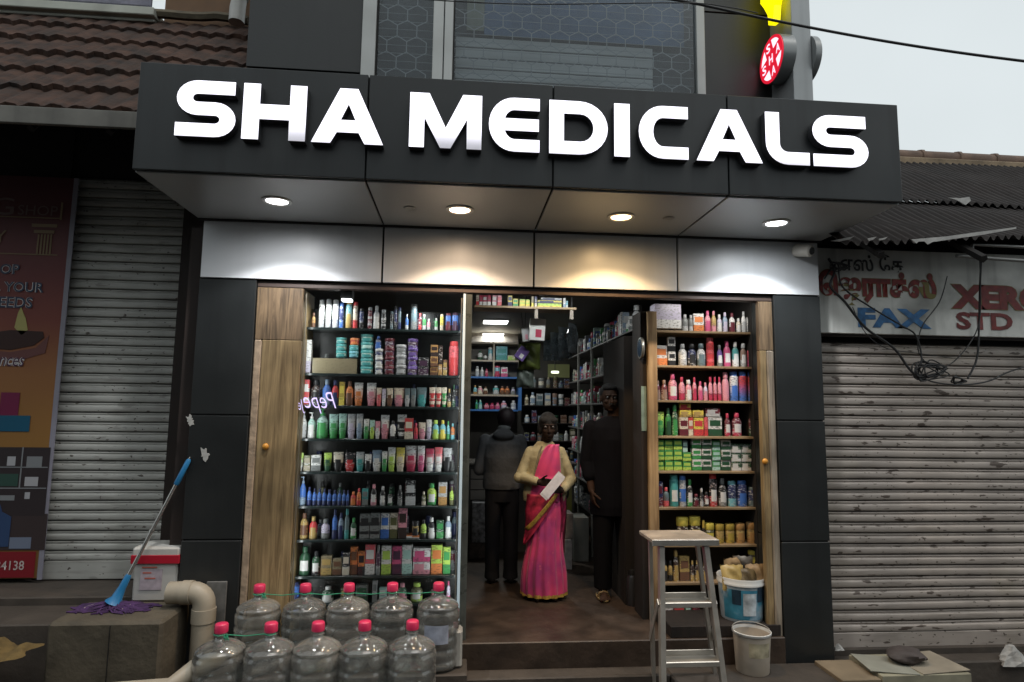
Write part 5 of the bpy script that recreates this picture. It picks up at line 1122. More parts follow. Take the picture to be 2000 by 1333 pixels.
rz_.append(row([(x,110,150,268,'navy','maroon'),(b,152,186,300,'slate','coral'),(c,188,236,235,'teal','teal','label'),(c,238,276,240,'silver','blue','band'),(b,278,310,262,'black','green','label'),(b,312,343,340,'black','maroon'),(b,345,366,310,'black','silver'),(b,368,395,330,'maroon','black','label'),(c,397,441,236,'black','red','label'),(b,446,492,260,'black','grey','label'),(c,496,544,275,'navy','aqua'),(c,546,602,275,'navy','blue'),(c,604,660,310,'navy','slate')], ZR2, YRF, (110,400,665,412), rn(5), GR))
rz_.append(row([(j,226,292,462,'dkbrown','yellow'),(j,294,356,460,'dkbrown','yellow'),(j,358,372,478,'dkbrown','mustard'),(j,374,428,496,'olive','yellow'),(j,431,480,502,'gold','mustard'),(j,484,536,502,'gold','mustard'),(j,539,590,502,'gold','amber'),(j,598,664,498,'gold','amber')], ZR2, YRF, (110,596,670,606), rn(6), GR))
rz_.append(row([(b,150,176,690,'gold','black'),(b,178,202,690,'gold','black'),(b,204,236,636,'dkbrown','gold'),(x,238,292,668,'gold','brown'),(b,296,318,690,'dkbrown','gold'),(b,320,346,690,'dkbrown','gold'),(b,360,390,700,'dkbrown','gold'),(j,610,672,645,'dkbrown','yellow',710)], ZR2, YRF, (110,798,670,800), rn(7), GR))
rz_.append(row([(x,160,205,890,'white','red','band'),(x,208,262,890,'red','white','band'),(b,264,304,868,'green','mint'),(b,308,350,880,'crimson','maroon')], ZR2, YRF, (110,985,670,990), rn(8), GR))
rd_ = thing('right_display_shelves', 'wooden open display shelving full of toiletries right of the doorway', 'shelves', (1.8, .5, .001))
rx0d = PX(1279, YRF, 700); rx1d = PX(1478, YRF, 700)+.04
for i, z in enumerate(rz_): MB().rbox(rx0d+.002, rx1d, YRF-.035, YRF+.26, z-.018, z, .002).build('shelf', M_shelfwood, rd_)
MB().box(rx0d, rx1d, YRF+.262, YRF+.275, .001, 2.35).build('back_panel', mat('grey_brown_panel', (.060, .055, .045), .5, var=.25), rd_)
MB().rbox(rx0d-.07, rx0d, YRF-.06, YRF+.27, .001, 2.35, .003).build('side_panel', M_shelfside, rd_)
MB().rbox(rx0d-.120, rx0d-.073, YRF-.02, YRF+.20, .001, 2.35, .003).build('dark_side_panel', M_wood2, rd_)
MB().box(rx1d+.001, RI-.001, .07, .13, .004, 2.388).build('filler_panel', M_wood2, bld)
# ------------------------------------------------------------------ interior
# hanging shelf with goods over the doorway
hz = row([(x,132,158,72,'cream','red'),(x,160,190,78,'crimson','white'),(x,192,228,78,'crimson','white'),(x,230,262,76,'crimson','white'),(x,272,312,75,'pink','white'),(x,316,356,78,'pink','coral'),(x,408,450,72,'yellow','navy'),(x,452,500,105,'yellow','green'),(x,508,560,110,'lime','yellow'),(x,562,600,112,'lime','yellow'),(x,612,634,80,'khaki','yellow'),(x,640,662,85,'navy','cream'),(x,665,880,145,'lime','yellow','blank'),(x,665,885,118,'yellow','navy',145),(x,690,880,95,'silver','navy',118),(x,888,912,95,'white','steel'),(x,914,932,120,'aqua','white')], ZI, .75, (130,165,930,180), 'shelf over the doorway', 'cartons on the hanging shelf over the doorway')
hsx0, hsx1 = PX(ZI[0]+100/4.44, .74), PX(ZI[0]+1000/4.44, .74)
hs0 = thing('hanging_shelf', 'narrow wooden shelf hung across the top of the doorway', 'shelf', ((hsx0+hsx1)/2, .8, hz-.02))
MB().rbox(hsx0, hsx1, .73, .95, hz-.02, hz-.001, .002).build('board', M_shelfwood, hs0)
for u in (648, 960): xx = PX(ZI[0]+u/4.44, .74); MB().rbox(xx-.014, xx+.014, .735, .765, hz-.10, hz-.022, .002).build('bracket', mat('pale_bracket', (.28, .24, .20), .6), hs0)
for u in (140, 980): xx = PX(ZI[0]+u/4.44, .74); MB().rbox(xx-.006, xx+.006, .84, .852, hz, 2.61, .001).build('hanger', M_black, hs0)
# hanging packets
def packet(px0, px1, py0, py1, y, c1, c2, lab_, rot=0):
    a = P(px0, py0, y); b_ = P(px1, py1, y); xm = (a.x+b_.x)/2
    o = thing('hanging_packet', lab_, 'packet', (xm, y, b_.z))
    M_ = Matrix.Translation((xm, y, b_.z)) @ Matrix.Rotation(rot, 4, 'Y'); w_ = (b_.x-a.x)/2; h_ = a.z-b_.z
    MB().rbox(-w_, w_, -.012, .012, 0, h_, .004, M_).build('packet_body', plain(c1), o)
    MB().box(-w_*.2, w_*.55, -.0145, -.0125, h_*.15, h_*.5, M_).build('printed_panel', plain(c2), o)
    MB().tube([M_ @ Vector((0, 0, h_)), (xm, y, 2.61)], .0018, 4).build('string', M_black, o)
packet(1033, 1063, 622, 666, .95, 'white', 'crimson', 'white packet with a red print hanging in the doorway', .06)
packet(1021, 1035, 640, 668, 1.0, 'silver', 'pink', 'grey packet hanging half behind the white one', -.1)
packet(1002, 1022, 676, 702, 1.1, 'purple', 'white', 'small purple packet hanging tilted left of the green bag', .6)
gb_ = P(1034, 698, 1.2)
pouch('green_bag', Vector((gb_.x, 1.2, gb_.z-.11)), .20, .24, .12, 0, mat('lime_net_bag', (.10, .13, .03), .5, var=.5, vs=12), 'dull green bag hanging below the packets', 'bag')
pouch('grey_bag', Vector((gb_.x-.03, 1.25, gb_.z-.27)), .16, .17, .1, 0, mat('grey_net_bag', (.14, .17, .15), .5, var=.5, vs=16), 'greyish clear bag hanging under the green bag', 'bag')
for k, (px, py0, py1, w_) in enumerate(((1072, 665, 705, .10), (1088, 650, 705, .13), (1104, 640, 700, .16), (1118, 632, 690, .14))):
    g = P(px, py1, 2.2-.2*k); pouch('clear_bag', Vector((g.x, 2.2-.2*k, g.z)), w_*1.2, PZ(px, py0, 2.2-.2*k)-g.z, .08, 0, glassy('clear_poly', (.8, .84, .86), 1., .5, (.42, .48, .52)), 'clear plastic bag hanging near the right wall shelves, %s from the doorway' % ORD[4-k], 'bag', 'clear bags hanging inside', yaw=k*.3)
# back-left wall shelves
YB = 3.9
bsh = thing('back_wall_shelves', 'pale shelf unit with a blue framed lower half on the back wall', 'shelves', (.5, 4.1, .9))
ZBK = [PZ(965, 560+v/4.442, YB) for v in (490, 645, 790, 945, 1075)]
bx0_, bx1_ = PX(918, YB), PX(1012, YB)
M_pale = mat('pale_shelf_paint', (.40, .34, .27), .5, var=.1); M_bfr = mat('blue_frame_paint', (.05, .16, .42), .4, var=.1)
for k, z in enumerate(ZBK): MB().rbox(bx0_, bx1_, YB, YB+.3, z-.012, z+.012, .002).build('shelf', M_bfr if k in (2, 4) else M_pale, bsh)
xm_ = PX(963, YB); MB().rbox(xm_-.01, xm_+.01, YB+.001, YB+.02, ZBK[2]+.013, ZBK[0]-.013, .002).build('divider', M_pale, bsh)
MB().rbox(bx1_, bx1_+.045, YB-.01, YB+.3, ZBK[4], ZBK[2]+.012, .003).build('blue_post', M_bfr, bsh)
MB().box(bx0_-.3, bx1_+.02, YB+.302, YB+.32, ZBK[4]-.3, ZBK[0]+.2).build('back_panel', mat('shelf_back', (.12, .11, .10), .6), bsh)
gb2 = 'goods on the back wall shelves'
def brow(k, items, nm):
    for i, (kd, u0, u1, v0, c1, c2) in enumerate(items):
        xa = PX(900+u0/4.442, YB-.0); xb = PX(900+u1/4.442, YB); z0 = ZBK[k]+.0125; z1 = PZ(950, 560+v0/4.442, YB)
        o = product(kd, xa, xb, z0, z1, YB+.05, c1, c2, 'split')
        tag(o, '%s %s with %s, %s of back wall unit, %s from left' % (cw(c1), KW[kd], cw(c2), nm, ORD[i+1]), 'carton' if kd == 'box' else 'bottle' if kd != 'tube' else 'tube', gb2)
brow(1, [(b,135,185,555,'white','dkgreen'),(b,188,226,585,'white','black'),(c,230,270,525,'aqua','white'),(x,298,400,512,'aqua','teal'),(x,404,470,590,'cream','lime')], 'top row')
brow(2, [(b,120,155,690,'white','silver'),(b,165,195,698,'white','silver'),(b,205,235,712,'pink','crimson'),(c,285,342,685,'aqua','crimson'),(x,346,406,695,'white','rose')], 'second row')
brow(3, [(b,105,140,860,'aqua','amber'),(b,142,190,862,'pink','cream'),(b,192,235,870,'cream','brown'),(b,275,335,860,'teal','silver'),(b,340,382,862,'orange','brown'),(b,384,426,862,'orange','brown'),(b,435,475,870,'lilac','grey')], 'third row')
brow(4, [(b,125,150,985,'teal','green'),(b,152,188,985,'teal','mint'),(b,200,250,1012,'pink','crimson'),(b,252,296,1010,'rose','crimson'),(b,300,344,1008,'pink','rose'),(b,348,405,990,'pink','lilac'),(b,435,485,985,'silver','white')], 'bottom row')
# LED panels
for (px, py, k) in ((968, 628, 'nearer'), (963, 653, 'farther')):
    q = G(px, py, 2.61); lp_ = thing('ceiling_light', 'rectangular white ceiling panel light, the %s of two' % k, 'light', (q.x, q.y, 2.6), 'ceiling panel lights inside the shop')
    MB().rbox(q.x-.15, q.x+.15, q.y-.14, q.y+.14, 2.60, 2.618, .002).build('frame', M_white, lp_)
    MB().box(q.x-.14, q.x+.14, q.y-.13, q.y+.13, 2.594, 2.5985).build('diffuser', emis('led_white', (1, 1, 1), 5), lp_)
    al = bpy.data.lights.new('panel_lamp', 'AREA'); al.energy = 13; al.size = .28; al.shape = 'SQUARE'; al.color = (.95, 1, .96); ao = bpy.data.objects.new('panel_lamp', al); COL.objects.link(ao); ao.parent = lp_; ao.location = Vector((q.x, q.y, 2.585))-wl(lp_)
tl = thing('added_tube_light', 'unseen white tube light added on the ceiling just inside the doorway', 'light', (.75, .46, 2.56))  # hidden behind the header, added to light the packets and people
MB().tube([(.3, .46, 2.575), (1.2, .46, 2.575)], .014, 10).build('tube', emis('tube_white', (.95, 1, 1), 3), tl, smooth=True)  # glowing tube of the added light
MB().rbox(.27, 1.23, .44, .48, 2.592, 2.615, .003).build('fitting', M_white, tl)
al = bpy.data.lights.new('added_tube_lamp', 'AREA'); al.energy = 7; al.shape = 'RECTANGLE'; al.size = .9; al.size_y = .03; al.color = (.96, 1, .98); ao = bpy.data.objects.new('added_tube_lamp', al); COL.objects.link(ao); ao.parent = tl; ao.location = Vector((.75, .46, 2.556))-wl(tl)
qd = P(678, 588, .10); dl = thing('display_lamp', 'small bright lamp at the top of the left shop window', 'lamp', (qd.x, .10, qd.z))
MB().rbox(qd.x-.035, qd.x+.035, .07, .13, qd.z-.006, qd.z+.012, .003).build('diffuser', emis('tube_white', None, 0), dl)
MB().rbox(qd.x-.04, qd.x+.04, .065, .135, qd.z+.0125, 2.47, .002).build('fitting', M_black, dl)
for xo in (0, .62):
    al = bpy.data.lights.new('display_fill', 'AREA'); al.energy = 1.6; al.size = .08; al.color = (.95, 1, 1); ao = bpy.data.objects.new('display_fill', al); COL.objects.link(ao); ao.parent = dl; ao.location = (-.1+xo, -.02, -.012); ao.rotation_euler = (R(-0), 0, 0)
for (xo, rz, nm_) in ((gx1-.012, 50, 'right'), (wx1+.012, -50, 'left')):
    st_ = thing('added_led_strip', 'thin upright added led strip inside the %s edge of the left shop window' % nm_, 'light', (xo, .075, .1), 'added led strips of the left window')  # upright lamps added to brighten the lower rows of goods
    MB().rbox(xo-.004, xo+.004, .045, .052, .1, 2.36, .001).build('strip', M_pale, st_)
    al = bpy.data.lights.new('added_strip_lamp', 'AREA'); al.shape = 'RECTANGLE'; al.size = .012; al.size_y = 2.2; al.energy = 2.3; al.color = (.95, 1, 1); ao = bpy.data.objects.new('added_strip_lamp', al); COL.objects.link(ao); ao.parent = st_
    ao.location = Vector((xo, .056, 1.22))-wl(st_); dr = Vector((-math.sin(R(rz)), math.cos(R(rz)), 0)); ao.rotation_euler = (-dr).to_track_quat('Z', 'Y').to_euler()
al = bpy.data.lights.new('display_fill', 'AREA'); al.energy = 2.0; al.shape = 'RECTANGLE'; al.size = .6; al.size_y = .03; al.color = (1, .97, .9); ao = bpy.data.objects.new('display_fill', al); COL.objects.link(ao); ao.parent = rd_; ao.location = Vector(((rx0d+rx1d)/2, .2, 2.44))-wl(rd_); ao.rotation_euler = (R(18), 0, 0)  # unseen lamp added above the right display to brighten its top rows
# far room lamp
q = P(1084, 728, 4.4)
MB().box(PX(1070, 4.75, 760), PX(1112, 4.75, 760), 4.74, 4.76, PZ(1090, 790, 4.75), PZ(1090, 712, 4.75)).build('far_wall_patch', mat('olive_lit_wall', (.13, .14, .06), .6, emit=(.13, .14, .06), es=.22), bld)  # wall patch glows by itself to paint the light of the far room
fb_ = thing('small_ceiling_lamp', 'small glowing lamp far at the back of the shop', 'lamp', (q.x, 4.4, q.z))
MB().lathe([(0, 0), (.05, .004), (.058, .02), (.05, .035), (0, .036)], (q.x, 4.4, q.z-.015), 16, caps=False).build('bulb', emis('far_bulb', (.9, 1, .7), 2.2), fb_, smooth=True)
MB().tube([(q.x, 4.4, q.z+.02), (q.x, 4.4, 2.61)], .006, 6).build('cord', M_black, fb_)
# back wall: dark racks of goods
rk = thing('back_rack', 'dark rack of small goods on the back wall behind the people', 'shelves', (1.1, 3.9, 0))
M_rk = mat('dark_rack', (.03, .027, .025), .5)
rkx0, rkx1 = bx1_+.06, PX(1113, 3.7)+.1
rzs = [.95, 1.18, 1.41, 1.64, 1.87]
for z in rzs: MB().rbox(rkx0, rkx1, 3.8, 4.05, z-.012, z, .002).build('shelf', M_rk, rk)
MB().box(rkx0, rkx1, 4.06, 4.08, 0, 2.02).build('back_panel', M_rk, rk)
dimc = ['grey', 'slate', 'silver', 'taupe', 'dkgreen', 'navy', 'maroon', 'khaki', 'olive', 'steel', 'brown', 'plum', 'white', 'cream']
for k, z in enumerate(rzs):
    xx = rkx0+.02; i = 0
    while xx < rkx1-.07 and i < 12:
        w_ = random.uniform(.05, .085); cc_ = random.choice(dimc); kd = random.choice([x, x, b, j]); hh = random.uniform(.09, .17)
        o = product(kd, xx, xx+w_, z, z+hh, 3.83, cc_, random.choice(dimc), random.choice(['split', 'band']))
        i += 1; tag(o, '%s %s on the %s shelf of the back rack, %s from left' % (cw(cc_), KW[kd], ['lowest', 'second lowest', 'middle', 'fourth', 'highest'][k], ORD[i]), 'carton' if kd == x else 'bottle', 'small goods on the dark back rack'); xx += w_+random.uniform(.004, .03)
# right wall shelves running into the shop
rw = thing('right_wall_shelves', 'long shelves of packed medicines along the right inner wall', 'shelves', (1.55, 2.2, 0))
xs_ = PX(1247, .55, 700); rwz = [.50, .80, 1.10, 1.38, 1.66, 1.94, 2.26]
M_rwl = mat('grey_shelf_edge', (.16, .155, .15), .5, var=.2)
for k, z in enumerate(rwz):
    y0_ = 1.55 if k < 5 else (1.2 if k == 5 else .72)
    MB().rbox(xs_, xs_+.30, y0_, 3.75, z-.016, z, .002).build('shelf', M_rwl, rw)
MB().box(xs_+.301, xs_+.32, 1.5, 3.75, 0, 2.6).build('back_panel', M_rk, rw)
for yy in (1.55, 2.3, 3.05): MB().rbox(xs_-.004, xs_+.02, yy, yy+.03, 0, 2.35, .002).build('upright', mat('pale_upright', (.24, .24, .22), .5, var=.15), rw)
for k, z in enumerate(rwz):
    yy = (1.6 if k < 5 else (1.26 if k == 5 else .80)); i = 0; nmax = 14
    while yy < 3.65 and i < 24:
        w_ = random.uniform(.055, .10); hh = random.uniform(.10, .20) if k != 6 else random.uniform(.12, .22); cc_ = random.choice(['white', 'silver', 'slate', 'grey', 'white', 'mint', 'steel', 'cream', 'navy', 'pink', 'dkgreen', 'silver']); c2_ = random.choice(['white', 'grey', 'blue', 'green', 'crimson', 'silver'])
        kd = random.choice([x, x, b, b, j, c])
        o = product(kd, xs_+.03, xs_+.03+min(.11, w_), z, z+min(hh, .24), yy, cc_, c2_, random.choice(['split', 'band']))
        i += 1; fr_n = i
        tag(o, '%s %s with %s, %s inner right wall shelf, %s from the doorway' % (cw(cc_), KW[kd], cw(c2_), ['lowest', 'second lowest', 'third', 'fourth', 'fifth', 'sixth', 'topmost'][k], ORD[i]), 'carton' if kd == x else 'bottle', 'medicines packed on the right inner wall'); yy += w_+random.uniform(.012, .05)
# dark wall board, tv and clock
MB().box(xs_+.10, rx0d-.158, .72, 1.45, .001, 2.2).build('inner_partition', M_wood2, bld)
tvx = xs_-.01
tv = thing('wall_screen', 'black upright screen on the dark wooden partition inside the doorway', 'screen', (tvx, .95, 1.6))
a = P(1208, 655, 1.35); b_ = P(1242, 745, .75)
MB().rbox(xs_+.04, xs_+.095, .80, 1.35, 1.72, 2.16, .004).build('screen_body', mat('black_gloss', (.006, .006, .007), .2), tv)
MB().box(xs_+.0365, xs_+.0385, .815, 1.335, 1.735, 2.145).build('screen_glass', mat('black_glass', (.004, .004, .005), .08), tv)
ck = thing('wall_clock', 'small round blue clock edge on the dark partition beside the right shelves', 'clock', (rx0d-.16, .5, 1.8))
cq = P(1256, 680, .36); ckx = rx0d-.16
Mk = Matrix.Translation((cq.x, .375, cq.z)) @ Matrix.Rotation(R(-93), 4, 'Z') @ Matrix.Rotation(R(90), 4, 'X')
MB().lathe([(0, 0), (.075, 0), (.082, .006), (.082, .022), (0, .022)], (0, 0, 0), 24, M=Mk, caps=False).build('rim', mat('chrome_rim', (.25, .25, .23), .3, metal=.6), ck, smooth=True)
MB().lathe([(0, .0225), (.068, .0225), (.068, .0245), (0, .0245)], (0, 0, 0), 24, M=Mk, caps=False).build('dial', mat('blue_dial', (.012, .03, .06), .2), ck)
pn = P(1257, 760, .36); tag(MB().rbox(rx0d-.118, rx0d-.078, YRF-.026, YRF-.0225, PZ(1257, 842, .38), PZ(1257, 755, .38), .0005).build('poster_strip', mat('pale_green_poster', (.20, .28, .24), .5, var=.3, vs=12)), 'narrow pale green poster on the dark side panel of the right shelves', 'poster')
# counter and floor goods
M_ctr = mat('counter_drawer', (.24, .22, .20), .5, var=.12, vs=4)
ct = thing('sales_counter', 'grey white counter with drawers across the back of the aisle', 'counter', (.6, 2.6, 0))
ctx0, ctx1 = PX(905, 2.5), PX(1122, 2.5)
MB().rbox(ctx0, ctx1, 2.5, 3.0, FZ+.001, .98, .004).build('counter_body', mat('counter_dark', (.06, .055, .05), .4, var=.2), ct)
MB().rbox(ctx0-.02, ctx1+.02, 2.47, 3.02, .982, 1.01, .004).build('counter_top', mat('counter_top_stone', (.12, .11, .10), .25, var=.2), ct)
for k in range(3): MB().rbox(PX(922, 2.49), PX(960, 2.49), 2.485, 2.498, .62+.11*k, .72+.11*k, .003).build('drawer', M_ctr, ct)
tag(MB().rbox(PX(926, 2.3), PX(962, 2.3), 2.28, 2.46, .22, .62, .004).build('newspaper_stack', mat('newsprint', (.20, .20, .21), .7, var=.7, vs=26)), 'printed newspaper bundle standing against the counter at left', 'newspapers')
tag(MB().rbox(PX(921, 2.3), PX(964, 2.3), 2.26, 2.48, FZ+.001, .218, .004).build('low_crate', mat('crate_dark', (.07, .05, .04), .6, var=.5, vs=30)), 'dark low crate of small packets under the newspaper bundle', 'crate')
pst = thing('counter_poster', 'green and yellow poster with a dark ring on the counter front at right', 'poster', (PX(1105, 2.49), 2.48, .3))
M_gr = ramp_mat('poster_green_yellow', [(0, (.02, .10, .06)), (.3, (.05, .13, .03)), (.55, (.22, .20, .04)), (1, (.20, .18, .09))], .5)
MB().rbox(PX(1090, 2.48), PX(1117, 2.48), 2.475, 2.482, PZ(1105, 1045, 2.48), PZ(1105, 935, 2.48), .001).build('poster_sheet', M_gr, pst)
text_obj('poster_lettering', 'O', M_black, PX(1098, 2.47), PX(1112, 2.47), PZ(1105, 976, 2.47), PZ(1105, 952, 2.47), 2.4725, pst, bold=.06)
tag(MB().rbox(PX(1086, 1.8), PX(1118, 1.8), 1.8, 2.05, FZ+.001, .34, .004).build('white_carton', mat('white_dim_carton', (.42, .40, .39), .6, var=.25, vs=18)), 'white carton with grey print on the floor behind the woman', 'carton')
tag(MB().rbox(PX(1086, 1.95), PX(1117, 1.95), 1.86, 2.08, .341, .58, .004).build('grey_carton', mat('grey_dim_carton', (.20, .18, .17), .6, var=.25, vs=18)), 'greyer carton stacked on the white carton behind the woman', 'carton')
tag(MB().rbox(PX(1122, 2.1), PX(1150, 2.1), 2.1, 2.4, FZ+.001, .50, .004).build('stool_box', mat('pale_dim_box', (.22, .22, .20), .6, var=.2)), 'pale box beside the right wall behind the man in black', 'box')
wbt = P(1236, 1150, .72)
wb = thing('dark_flask', 'dark grey steel flask standing on the floor at the right side of the doorway', 'flask', (wbt.x, .72, FZ))
MB().lathe([(0, 0), (.05, 0), (.052, .01), (.052, .20), (.040, .23), (0, .23)], (wbt.x, .72, FZ+.001), 20, caps=False).build('flask_body', mat('dark_steel', (.06, .06, .065), .3, metal=.6), wb, smooth=True)
MB().lathe([(.036, .231), (.038, .236), (.036, .27), (0, .272)], (wbt.x, .72, FZ+.001), 16, caps=False).build('flask_cap', M_black, wb, smooth=True)
# leaning stack at the door edge left
tag(MB().rbox(PX(896, -.10, 1200), PX(908, -.10, 1200), .09, .14, FZ+.001, .34, .004).build('wood_offcut', M_wood), 'short piece of raw wood at the foot of the glass edge', 'wood')
# ------------------------------------------------------------------ people
class Vol:
    """closed tapered volumes fused by a voxel remesh into one continuous surface"""
    def __init__(s): s.m = MB()
    def cap(s, a, ra, b, rb, seg=14):
        a = Vector(a); b = Vector(b); d = b-a; L = d.length; d.normalize(); u = d.orthogonal().normalized(); w = d.cross(u); vs = []; rings = []
        for k in range(1, 5): t = R(90*k/4); rings.append((a-d*ra*math.cos(t), ra*math.sin(t)))
        for k in range(0, 4): t = R(90*k/4); rings.append((b+d*rb*math.sin(t), rb*math.cos(t)))
        for c, r in rings:
            for k in range(seg): an = 2*math.pi*k/seg; vs.append(c+(u*math.cos(an)+w*math.sin(an))*r)
        n = len(rings); fs = [(j*seg+k, j*seg+(k+1) % seg, (j+1)*seg+(k+1) % seg, (j+1)*seg+k) for j in range(n-1) for k in range(seg)]
        vs += [a-d*ra, b+d*rb]; fs += [((k+1) % seg, k, n*seg) for k in range(seg)]+[((n-1)*seg+k, (n-1)*seg+(k+1) % seg, n*seg+1) for k in range(seg)]
        s.m.add(vs, fs); return s
    def chain(s, pts, rs):
        for i in range(len(pts)-1): s.cap(pts[i], rs[i], pts[i+1], rs[i+1])
        return s
    def ell(s, c, r, rot=None, seg=20):
        vs = []; n = 12; M_ = Matrix.Translation(c) @ (rot.to_4x4() if rot else Matrix.Identity(4))
        for j in range(1, n):
            t = math.pi*j/n
            for k in range(seg): a = 2*math.pi*k/seg; vs.append(M_ @ Vector((r[0]*math.sin(t)*math.cos(a), r[1]*math.sin(t)*math.sin(a), -r[2]*math.cos(t))))
        fs = [(j*seg+k, j*seg+(k+1) % seg, (j+1)*seg+(k+1) % seg, (j+1)*seg+k) for j in range(n-2) for k in range(seg)]
        vs += [M_ @ Vector((0, 0, -r[2])), M_ @ Vector((0, 0, r[2]))]; q = (n-1)*seg
        fs += [((k+1) % seg, k, q) for k in range(seg)]+[((n-2)*seg+k, (n-2)*seg+(k+1) % seg, q+1) for k in range(seg)]
        s.m.add(vs, fs); return s
    def loft(s, rings, seg=36, fold=None):
        """rings (z,cx,cy,rx,ry)"""
        vs = []
        for i, (z, cx, cy, rx, ry) in enumerate(rings):
            for k in range(seg):
                a = 2*math.pi*k/seg; f = 1+(fold(a, i/(len(rings)-1), z) if fold else 0); vs.append(Vector((cx+rx*f*math.cos(a), cy+ry*f*math.sin(a), z)))
        n = len(rings); fs = [(j*seg+k, j*seg+(k+1) % seg, (j+1)*seg+(k+1) % seg, (j+1)*seg+k) for j in range(n-1) for k in range(seg)]
        fs += [tuple(range(seg-1, -1, -1)), tuple(range((n-1)*seg, n*seg))]; s.m.add(vs, fs); return s
    def build(s, name, m, parent, vox=.006, sm=2, T=None):
        if T: s.m.v = [T @ v for v in s.m.v]
        o = s.m.build(name, m, parent, smooth=False)
        r = o.modifiers.new('remesh', 'REMESH'); r.mode = 'VOXEL'; r.voxel_size = vox; r.use_smooth_shade = True
        c = o.modifiers.new('smooth', 'SMOOTH'); c.iterations = sm; c.factor = .5
        return o
def hand(v, wrist, fwd, side, palm_n, curl=.5, s=1.0):
    """palm, five unequal bent fingers and a side thumb; fwd=direction of fingers, side=towards thumb, palm_n=palm normal"""
    f = Vector(fwd).normalized(); sd_ = Vector(side); sd_ = (sd_-f*sd_.dot(f)).normalized(); n = Vector(palm_n); n = (n-f*n.dot(f)-sd_*n.dot(sd_)).normalized(); w = Vector(wrist)
    for k, o in enumerate((.026, .009, -.009, -.025)):
        v.cap(w+f*.01*s+sd_*o*s*.8, .0135*s, w+f*.075*s+sd_*o*s, .0115*s, 10)
    for k, (o, L) in enumerate(((.027, .068), (.009, .076), (-.009, .070), (-.026, .055))):
        p = w+f*.080*s+sd_*o*s; d = f.copy(); r = .0088*s; bend = curl*(.8+.12*k)
        for j, q in enumerate((.42, .32, .26)):
            d = (d*math.cos(bend)+n*math.sin(bend)).normalized(); p2_ = p+d*L*q*s; v.cap(p, r, p2_, r*.9, 8); p = p2_; r *= .9
    p = w+f*.022*s+sd_*.026*s; d = (f*.62+sd_*.62+n*.35).normalized()
    for q, r in ((.034, .0115), (.028, .0100), (.022, .0088)): p2_ = p+d*q*s; v.cap(p, r*s, p2_, r*.92*s, 8); p = p2_; d = (d+f*.25+n*.25).normalized()
def head(v, c, s=1.0, face=-1, jaw=1.0):
    """c = centre between the eyes' height axis; face -1 looks to -y"""
    c = Vector(c); y = face
    v.ell(c+Vector((0, -y*.012, .022))*s, (.073*s, .092*s, .092*s)); v.ell(c+Vector((0, y*.022, -.045))*s, (.056*s*jaw, .062*s, .068*s))
    v.ell(c+Vector((0, y*.050, -.090))*s, (.026*s, .022*s, .020*s))
    v.cap(c+Vector((0, y*.080, .000))*s, .009*s, c+Vector((0, y*.100, -.034))*s, .014*s, 10); v.ell(c+Vector((0, y*.090, -.040))*s, (.018*s, .013*s, .009*s))
    for sx in (-1, 1):
        v.ell(c+Vector((sx*.076, -y*.004, -.012))*s, (.009*s, .018*s, .030*s)); v.ell(c+Vector((sx*.034, y*.062, -.028))*s, (.022*s, .018*s, .018*s))
        v.cap(c+Vector((sx*.014, y*.083, .022))*s, .0075*s, c+Vector((sx*.045, y*.070, .022))*s, .007*s, 8)
    v.ell(c+Vector((0, y*.078, -.064))*s, (.024*s, .011*s, .0065*s)); v.ell(c+Vector((0, y*.076, -.075))*s, (.020*s, .011*s, .0065*s))
def eyes(c, s, par, face=-1):
    for sx in (-1, 1):
        e = Vector(c)+Vector((sx*.031, face*.073, .004))*s; MB().lathe([(0, -.011*s), (.008*s, -.008*s), (.011*s, 0), (.008*s, .008*s), (0, .011*s)], e, 12, caps=False).build('eye', mat('eye_white', (.10, .09, .085), .5), par, smooth=True)
        i_ = e+Vector((0, face*.0095*s, 0)); MB().lathe([(0, -.005*s), (.0045*s, -.002*s), (.0045*s, .002*s), (0, .005*s)], i_, 10, caps=False).build('iris', M_black, par, smooth=True)
M_skin = mat('dark_brown_skin', (.024, .0135, .0095), .75, spec=.2, var=.15, vs=12); M_skin2 = mat('brown_skin', (.045, .024, .016), .7, spec=.2, var=.15, vs=12)
M_hair = mat('black_hair', (.006, .005, .005), .85, var=.3, vs=60, bump=.4, bs=150)
# --- woman in a pink sari
wy = .93; wxp = PX(1064, wy, 1000); Tw = Matrix.Translation((wxp, wy, FZ))
Tw = Tw @ Matrix.Diagonal((.90, .94, .965, 1))
wm = thing('person', 'woman in a pink sari and cream cardigan holding folded papers in the doorway', 'person', (wxp, wy, FZ))
hc = (.02, -.03, 1.425)
B = Vol(); head(B, hc, 1.0)
B.cap((.015, -.015, 1.36), .047, (.0, .01, 1.25), .052); B.loft([(.80, 0, 0, .13, .10), (.95, 0, 0, .15, .11), (1.08, 0, 0, .125, .095), (1.19, 0, 0, .125, .08), (1.235, 0, 0, .085, .055)], 20)
RS, RE, RW = (-.138, .01, 1.208), (-.235, -.02, 1.005), (-.075, -.17, .975); LS_, LE, LW = (.145, .01, 1.208), (.245, -.01, .985), (.125, -.165, .91)
for a, e, w_ in ((RS, RE, RW), (LS_, LE, LW)): B.chain([a, e, w_], [.044, .036, .025])
hand(B, RW, (.9, -.25, .02), (.1, -.2, 1), (.1, -.8, -.4), .30, .92); hand(B, LW, (-.85, -.30, .12), (0, -.2, 1), (.1, .6, .6), .45, .92)
for sx in (-1, 1): B.chain([(sx*.075, 0, .85), (sx*.075, -.01, .46), (sx*.075, .01, .09)], [.085, .058, .035]); B.cap((sx*.075, .02, .045), .032, (sx*.08, -.12, .022), .022)
B.build('body', M_skin, wm, .0052, 1, Tw)
eyes(Tw @ Vector(hc), 1.0, wm)
